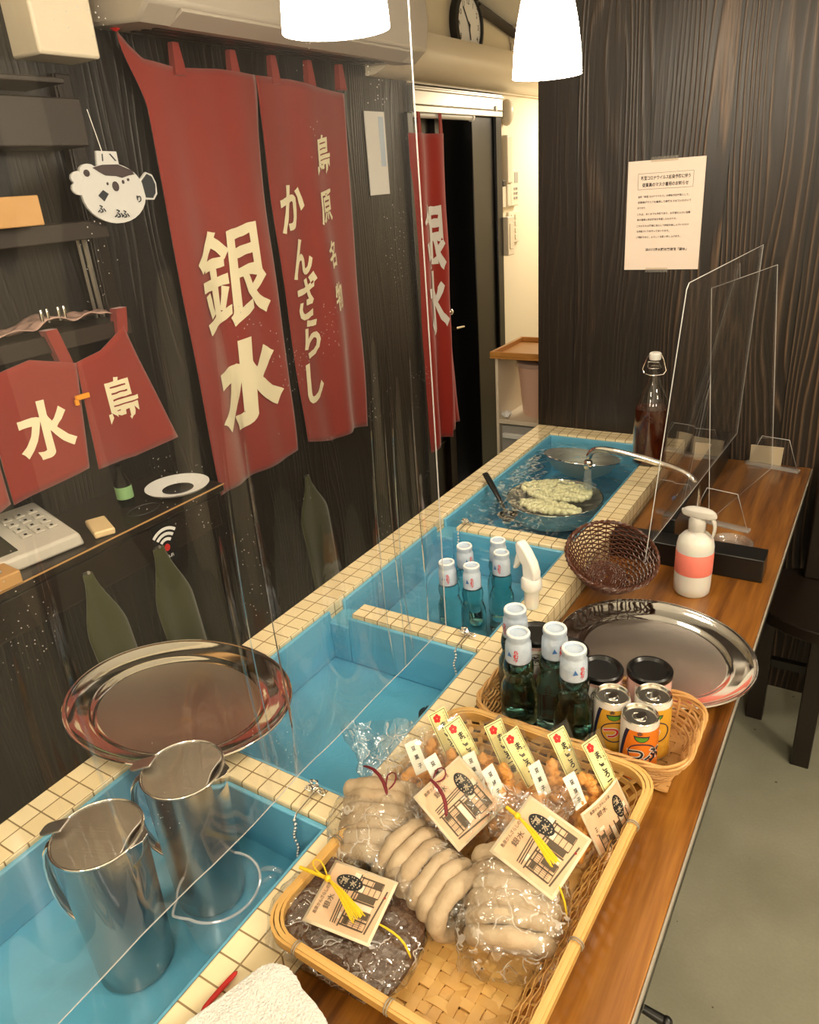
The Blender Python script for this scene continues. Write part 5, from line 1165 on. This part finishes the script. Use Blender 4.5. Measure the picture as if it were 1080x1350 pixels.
# E: flat pouches of nuggets with a yellow strip label, filed one behind the other
M['yellow_label'] = simple('yellow_label', (.90, .82, .38), .5); M['label_white'] = simple('white_label', (.86, .84, .74), .5)
EX = Vector((.353, .936, 0)); N0 = Vector((.936, -.353, 0)); LE = R(25); UP = Vector((0, 0, 1)) * cos(LE) - N0 * sin(LE)
def pouch(label, o, seed, cardy=True, rz=0.0):
    r = thing('snack_pouch', label, 'snack', (0, 0, 0), group='pouches filed along the back of the bamboo basket')
    m_ = frame(Vector(o), EX, UP); r.location = o; r.rotation_euler = (m_.to_3x3() @ Matrix.Rotation(rz, 3, 'Z')).to_euler()
    rnd = random.Random(seed); k_ = 0
    for k in range(30):
        t_ = rnd.random(); b = None
    b = MB()
    for k in range(44):
        x = rnd.uniform(.012, .088); y = rnd.uniform(.010, .060 if x > .05 else .075); z = rnd.uniform(-.007, .006)
        b.ball((x, y, z), rnd.uniform(.0065, .0095), 12, jit=.55, seed=seed * 50 + k, sc=(1.15, .9, .8))
    for k in range(5): b.ball((.066 + rnd.uniform(-.006, .006), .068 + .006 * k, 0), .0075, 12, jit=.55, seed=k + 9)
    o_ = b.build('nuggets', 'nugget', r, angle=80); o_['kind'] = 'stuff'
    b = MB()
    def f(u, v, s_):
        x = -.002 + .116 * u; y = .134 * v; e = min(u, 1 - u) * 6; e = min(1, e); t2 = .015 * (sin(pi * min(1, v * 1.0)) ** .5) * (1 - .75 * v) * e ** .5 if 0 < v < 1 else 0
        return (x + .002 * nz(y * 30, seed, 1), y, s_ * (t2 + .0008) + .003 * nz(x * 25, y * 25, seed) * v)
    b.grid(lambda u, v: f(u, v, 1), 24, 26); b.grid(lambda u, v: f(1 - u, v, -1), 24, 26); b.build('film', CELLO2, r, angle=180)
    fz = lambda x, y: .0155 * (sin(pi * min(1, max(0, y / .134))) ** .5) * (1 - .75 * y / .134) * min(1, min((x + .002) / .116, 1 - (x + .002) / .116) * 6 + .01) ** .5 + .0022 + .003 * nz(x * 25, y * 25, seed) * y / .134
    # strip label: runs down the right-hand side
    def sp(x, y, h=0): # local strip coordinates, slightly slanted
        X = .090 + x + .10 * (y * -.6); Y = .094 + y; return Vector((X, Y, fz(X, Y) + h))
    b = MB(); b.grid(lambda u, v: sp((u - .5) * .030, (v - .5) * .074), 6, 14); so = b.build('strip_label', 'yellow_label', r)
    b = MB()
    for (x0, x1, y0, y1) in ((-.0135, -.0127, -.0355, .0355), (.0127, .0135, -.0355, .0355), (-.0135, .0135, -.0355, -.0347), (-.0135, .0135, .0347, .0355)):
        b.grid(lambda u, v: sp(x0 + (x1 - x0) * u, y0 + (y1 - y0) * v, .0005), 1, 8)
    b.text('まごころ一番', .0100, lambda x, y: sp(x + .0015, y - .0065, .0006), 0, .035, pitch=.0088, vertical=True)
    b.text('かんざらし銀水', .0036, lambda x, y: sp(x + .0095, y + .018, .0006), 0, .0, pitch=.0042, vertical=True)
    b.build('strip_lettering', 'ink', so)
    b = MB()
    for k in range(5):
        a = 2 * pi * k / 5; b.prism([(-.004 + .0034 * cos(a) + .0028 * cos(j * pi / 4), .0275 + .0034 * sin(a) + .0028 * sin(j * pi / 4)) for j in range(8)], lambda x, y, h: sp(x, y, .0006 + h), .0002)
    b.build('flower_mark', 'red_ink', so)
    def wl(x, y, h=0): X = .036 + x; Y = .090 + y - .02 * x; return Vector((X, Y, fz(X, Y) + h))
    b = MB(); b.grid(lambda u, v: wl((u - .5) * .020, (v - .5) * .042), 4, 8); wo = b.build('name_label', 'label_white', r)
    b = MB(); b.text('豆菓子', .0066, lambda x, y: wl(x, y, .0006), 0, .02, pitch=.0115, vertical=True); b.build('name_lettering', 'ink', wo)
    if cardy: card(r, frame((.068, .033, .0205), (1, .13, .0), (-.05, 1, .0)), .074, bend=-.004)
    return r
PO = Vector((-.219, .635, .757))
E0 = pouch('nugget pouch with printed card and yellow strip, frontmost at the right of the bamboo basket', PO, 3)
for k, (dx, dy, lb) in enumerate(((-.046, -.007, 'nugget pouch with yellow strip, directly behind the frontmost pouch'), (-.088, -.036, 'nugget pouch with yellow strip and paler red flower, behind the tasselled ring bag'),
                                  (-.126, -.034, 'nugget pouch with yellow strip, in the middle of the filed row'), (-.158, -.055, 'nugget pouch with yellow strip, second from the left end of the row'),
                                  (-.199, -.051, 'nugget pouch with yellow strip, at the far left end of the row'))):
    o_ = pouch(lb, PO + Vector((dx, dy, .004 + .002 * k)), 4 + k, cardy=False, rz=R((-2, 3, -3, 4, -2)[k]))
    if k == 1: [setattr(c.data, 'materials', c.data.materials) for c in ()]

# ------------------------------------------------------------------ tan wicker basket with bottles, tins and cans
r = thing('wicker_basket', 'tan wicker basket of lemonade bottles, tins and cans behind the bamboo basket', 'basket', (-.292, .898, WT))
b = MB()
def br(t_, g=0.0): return rrect(-.138 - .022 * t_ - g, .138 + .022 * t_ + g, -.070 - .016 * t_ - g, .070 + .016 * t_ + g, .045)
for k in range(9):
    t_ = k / 8; P = br(t_); n_ = len(P)
    b.tube([(p[0] * (1 + .010 * cos(pi * i / 2 + pi * k)), p[1] * (1 + .018 * cos(pi * i / 2 + pi * k)), .006 + .046 * t_) for i, p in enumerate(P)], .0022, 5, closed=True, flat=1.3)
b.build('woven_side', 'wicker_tan', r)
b = MB(); P0 = br(0); P1 = br(1.0)
for i in range(0, len(P1), 2):
    f_ = i / len(P1); j = int(f_ * len(P0)) % len(P0); b.tube([(P0[j][0], P0[j][1], .005), (P1[i][0], P1[i][1], .054)], .0022, 6)
b.build('stakes', 'wicker_tan', r)
b = MB()
for s_ in range(3): b.tube([(p[0] * (1 + .012 * cos(i * .55 + 2.1 * s_)), p[1] * (1 + .022 * cos(i * .55 + 2.1 * s_)), .056 + .0035 * sin(i * .55 + 2.1 * s_)) for i, p in enumerate(P1)], .0025, 6, closed=True)
b.build('braided_rim', 'wicker_tan', r)
b = MB()
for i in range(23): ribbon(b, (-.135 + i * .012, -.068, .005), (-.135 + i * .012, .068, .005), .010, .0012, pi * (i % 2), .024, 0)
for i in range(12): ribbon(b, (-.138, -.064 + i * .0115, .005), (.138, -.064 + i * .0115, .005), .010, .0012, pi * (i % 2) + pi / 2, .024, 0)
b.build('woven_base', 'wicker_tan', r)
G2 = 'lemonade bottles in the tan wicker basket'; BZ = WT + .0085
for (x, y, rz, lb) in ((-.387, .856, R(14), 'dark lemonade bottle in the wicker basket with red characters facing front, at its left'),
                       (-.418, .914, R(-30), 'dark lemonade bottle at the back left corner of the wicker basket'),
                       (-.343, .889, R(52), 'dark lemonade bottle in the wicker basket, the middle one of the front three'),
                       (-.300, .852, R(58), 'dark lemonade bottle in the wicker basket, nearest the drink cans')):
    ramune(lb, (x, y, BZ), G2, (0, 0, rz), RGD, dark=True)
# tins
mt, t, out = nt('tin_pattern'); v = coords(t, 'UV'); sp_ = N(t, 'ShaderNodeSeparateXYZ', Vector=v)
ck = mth(t, 'GREATER_THAN', mth(t, 'MULTIPLY', mth(t, 'SINE', mth(t, 'MULTIPLY', mth(t, 'ADD', sp_.outputs[0], sp_.outputs[1]), 1500.0)), mth(t, 'SINE', mth(t, 'MULTIPLY', mth(t, 'SUBTRACT', sp_.outputs[0], sp_.outputs[1]), 1500.0))), -.1)
fin(t, out, mixc(t, ck, (.60, .07, .07), (.82, .72, .62)), .35); M['tin_pattern'] = mt
def tin(lb, p, rz):
    r = thing('tea_tin', lb, 'tin', p, (0, 0, rz), group='black-lidded tins in the wicker basket'); rr = .0325
    b = MB(); b.lathe([(0, 0), (rr, 0), (rr, .0945)], n=48); o = b.build('body', 'tin_pattern', r); l = o.data.uv_layers.new(name='uv')
    for pl in o.data.polygons:
        c = pl.center; ac = math.atan2(c.y, c.x)
        for li in pl.loop_indices:
            co = o.data.vertices[o.data.loops[li].vertex_index].co; a = math.atan2(co.y, co.x)
            while a - ac > pi: a -= 2 * pi
            while a - ac < -pi: a += 2 * pi
            l.data[li].uv = (a * rr, co.z)
    b = MB(); b.lathe([(rr + .0005, .0905), (rr + .0012, .0915), (rr + .0012, .0985), (rr - .001, .1010), (rr - .004, .1010), (rr - .008, .0970), (0, .0970)], n=48); b.build('lid', 'black', r)
    cy = lambda x, y, h=0: Vector(((rr + .0004 + h) * cos(R(-70) + x / rr), (rr + .0004 + h) * sin(R(-70) + x / rr), .062 + y))
    b = MB(); b.grid(lambda u, v: cy((u - .5) * .026, (v - .5) * .046), 8, 2); lo_ = b.build('paper_label', 'label_white', r)
    b = MB(); b.text('茶', .013, lambda x, y: cy(x, y + .006, .0004), 0, .02, 0, .003); b.tube([cy(.009 * cos(k * pi / 12), .006 + .011 * sin(k * pi / 12), .0004) for k in range(24)], .0005, 5, closed=True); b.build('label_print', 'ink', lo_)
    return r
for (x, y, rz, lb) in ((-.408, .976, 0, 'black-lidded tin at the back left, half hidden by the lemonade bottles'), (-.346, .953, R(-15), 'black-lidded tin behind the middle lemonade bottle'),
                       (-.284, .928, R(-10), 'black-lidded tin behind the left drink can'), (-.2185, .9565, R(-20), 'black-lidded tin at the right with its paper label showing')):
    tin(lb, (x, y, BZ), rz)
# cans
M['can_white'] = simple('can_white', (.80, .76, .70), .3, metal=.2); M['can_orange'] = simple('can_orange', (.80, .42, .03), .3, metal=.3, var=(120, (.88, .56, .10), .5)); M['can_red'] = simple('can_red_orange', (.85, .20, .015), .3, metal=.3, var=(120, (.9, .34, .04), .5))
M['navy'] = simple('navy_print', (.012, .012, .05), .35); M['can_green'] = simple('can_green', (.10, .30, .02), .35); M['can_top'] = m_steel('can_top', .16, (.78, .76, .70))
def can(lb, p, rz, red=False):
    r = thing('drink_can', lb, 'can', p, (0, 0, rz), group='fruit drink cans in the wicker basket'); rr = .0258; H_ = .101
    b = MB(); b.lathe([(0, .002), (.020, .002), (.023, 0), (rr - .0008, .004), (rr, .007), (rr, H_ - .008), (rr - .0022, H_ - .001)], n=56); b.build('body', 'can_white', r)
    b = MB(); b.lathe([(rr - .0024, H_ - .0025), (rr - .0010, H_), (rr - .0018, H_ + .0012), (rr - .0034, H_), (rr - .0040, H_ - .0035), (0, H_ - .0035)], n=56); b.build('lid', 'can_top', r)
    b = MB(); b.X = Matrix.Translation((0, .002, H_ - .0030)); b.prism([(.0055 * cos(k * pi / 10), .0095 * sin(k * pi / 10)) for k in range(20)], lambda x, y, h: (x, y, h), .0009); b.tube([(.010 * cos(k * pi / 10), .008 + .008 * sin(k * pi / 10) - .012, 0) for k in range(20)], .0004, 4, closed=True); b.build('pull_tab', 'chrome', r)
    cy = lambda a, z, h=0: Vector(((rr + .0003 + h) * cos(a), (rr + .0003 + h) * sin(a), z))
    el = lambda z: R(-92 - 36 * ((H_ - .010 - z) / .08) ** .75) if z < H_ - .010 else R(-92)
    b = MB(); b.grid(lambda u, v: cy(el(.006 + (H_ - .0155) * v) + (R(60) - el(.006 + (H_ - .0155) * v)) * u, .006 + (H_ - .0155) * v), 40, 18); fo = b.build('fruit_field', 'can_red' if red else 'can_orange', r)
    b = MB(); b.grid(lambda u, v: cy(el(.006 + (H_ - .0155) * v) - .20 + .22 * u, .006 + (H_ - .0155) * v, .0002), 4, 18); b.build('navy_stripe', 'navy', r)
    S_ = lambda x, y, ac, zc, h=.0006: cy(R(ac) + x / rr, zc + y, h)
    b = MB(); b.grid(lambda u, v: S_((u - .5) * .022, .0010 - v * .0100 * math.sqrt(max(0, 1 - (2 * u - 1) ** 2)), -54, .083, .0003), 14, 4); b.build('leaf_outline', 'navy', fo)
    b = MB(); b.grid(lambda u, v: S_((u - .5) * .0175, -.0006 - v * .0070 * math.sqrt(max(0, 1 - (2 * u - 1) ** 2)), -54, .083, .0006), 14, 4); b.build('leaf', 'can_green', fo)
    b = MB(); b.tube([S_(.019 * cos(a), .017 * sin(a), -50, .054, .0005) for a in [2 * pi * k / 40 for k in range(40)]], .0008, 5, closed=True); b.text('金', .008, lambda x, y: S_(x, y, -60, .0885, .0006), 0, .02, 0, .003)
    b.build('navy_print', 'navy', fo)
    b = MB(); b.text('つぶ' if red else 'つ', .024, lambda x, y: S_(x, y, -42 if red else -62, .053, .0005), 0, .075, 0, .003); b.build('letter_edge', 'can_white', fo)
    b = MB(); b.text('つぶ' if red else 'つ', .024, lambda x, y: S_(x, y, -42 if red else -62, .053, .0009), 0, .02, 0, .003); b.build('lettering', 'ink' if red else 'red_ink', fo)
    return r
can('golden fruit drink can standing left of the red-orange one', (-.2485, .872, BZ), R(-12)); can('golden fruit drink can standing behind and right of the red-orange one', (-.197, .898, BZ), R(-14)); can('red-orange fruit drink can in front of the two golden ones', (-.2015, .846, BZ), R(-14), True)

# ------------------------------------------------------------------ towel
M['terry'] = simple('white_terry', (.84, .82, .78), .95, bump=(420, 1.0, .004), Sheen__Weight=.5)
def towel():
    b = MB()
    def f(u, v):
        a = 2 * pi * u; s_ = min(1, v / .35) if v < .5 else min(1, (1 - v) / .35); s_ = s_ ** .5
        x = .056 * math.copysign(abs(cos(a)) ** .45, cos(a)) * s_; y = .075 * math.copysign(abs(sin(a)) ** .45, sin(a)) * s_
        z = (v - .35) / .3 if .35 < v < .65 else (0 if v < .5 else 1); z = .003 + .020 * z
        n = noise.noise_vector(Vector((x * 28, y * 28, z * 40))) * .004 + noise.noise_vector(Vector((x * 420, y * 420, z * 420))) * .0012
        return Vector((x, y, z)) + n
    b.grid(f, 150, 90, cu=True); return b
q = towel().build('hand_towel', 'terry'); q.location = (-.405, .262, RT + .006); q.rotation_euler = (R(3), R(8), R(-18)); tag(q, 'folded white terry towel on the tiled rim in front of the bamboo basket', 'towel')
r = thing('plastic_stick', 'thin red plastic stick poking out from under the white towel', 'stick', (-.478, .310, RT + .003), (0, 0, R(-4)))
b = MB(); b.tube([(0, -.035, 0), (0, 0, .001), (.001, .018, .002)], [.003, .0035, .003], 10, flat=.6); b.build('stick', 'red_ink', r, sub=1)
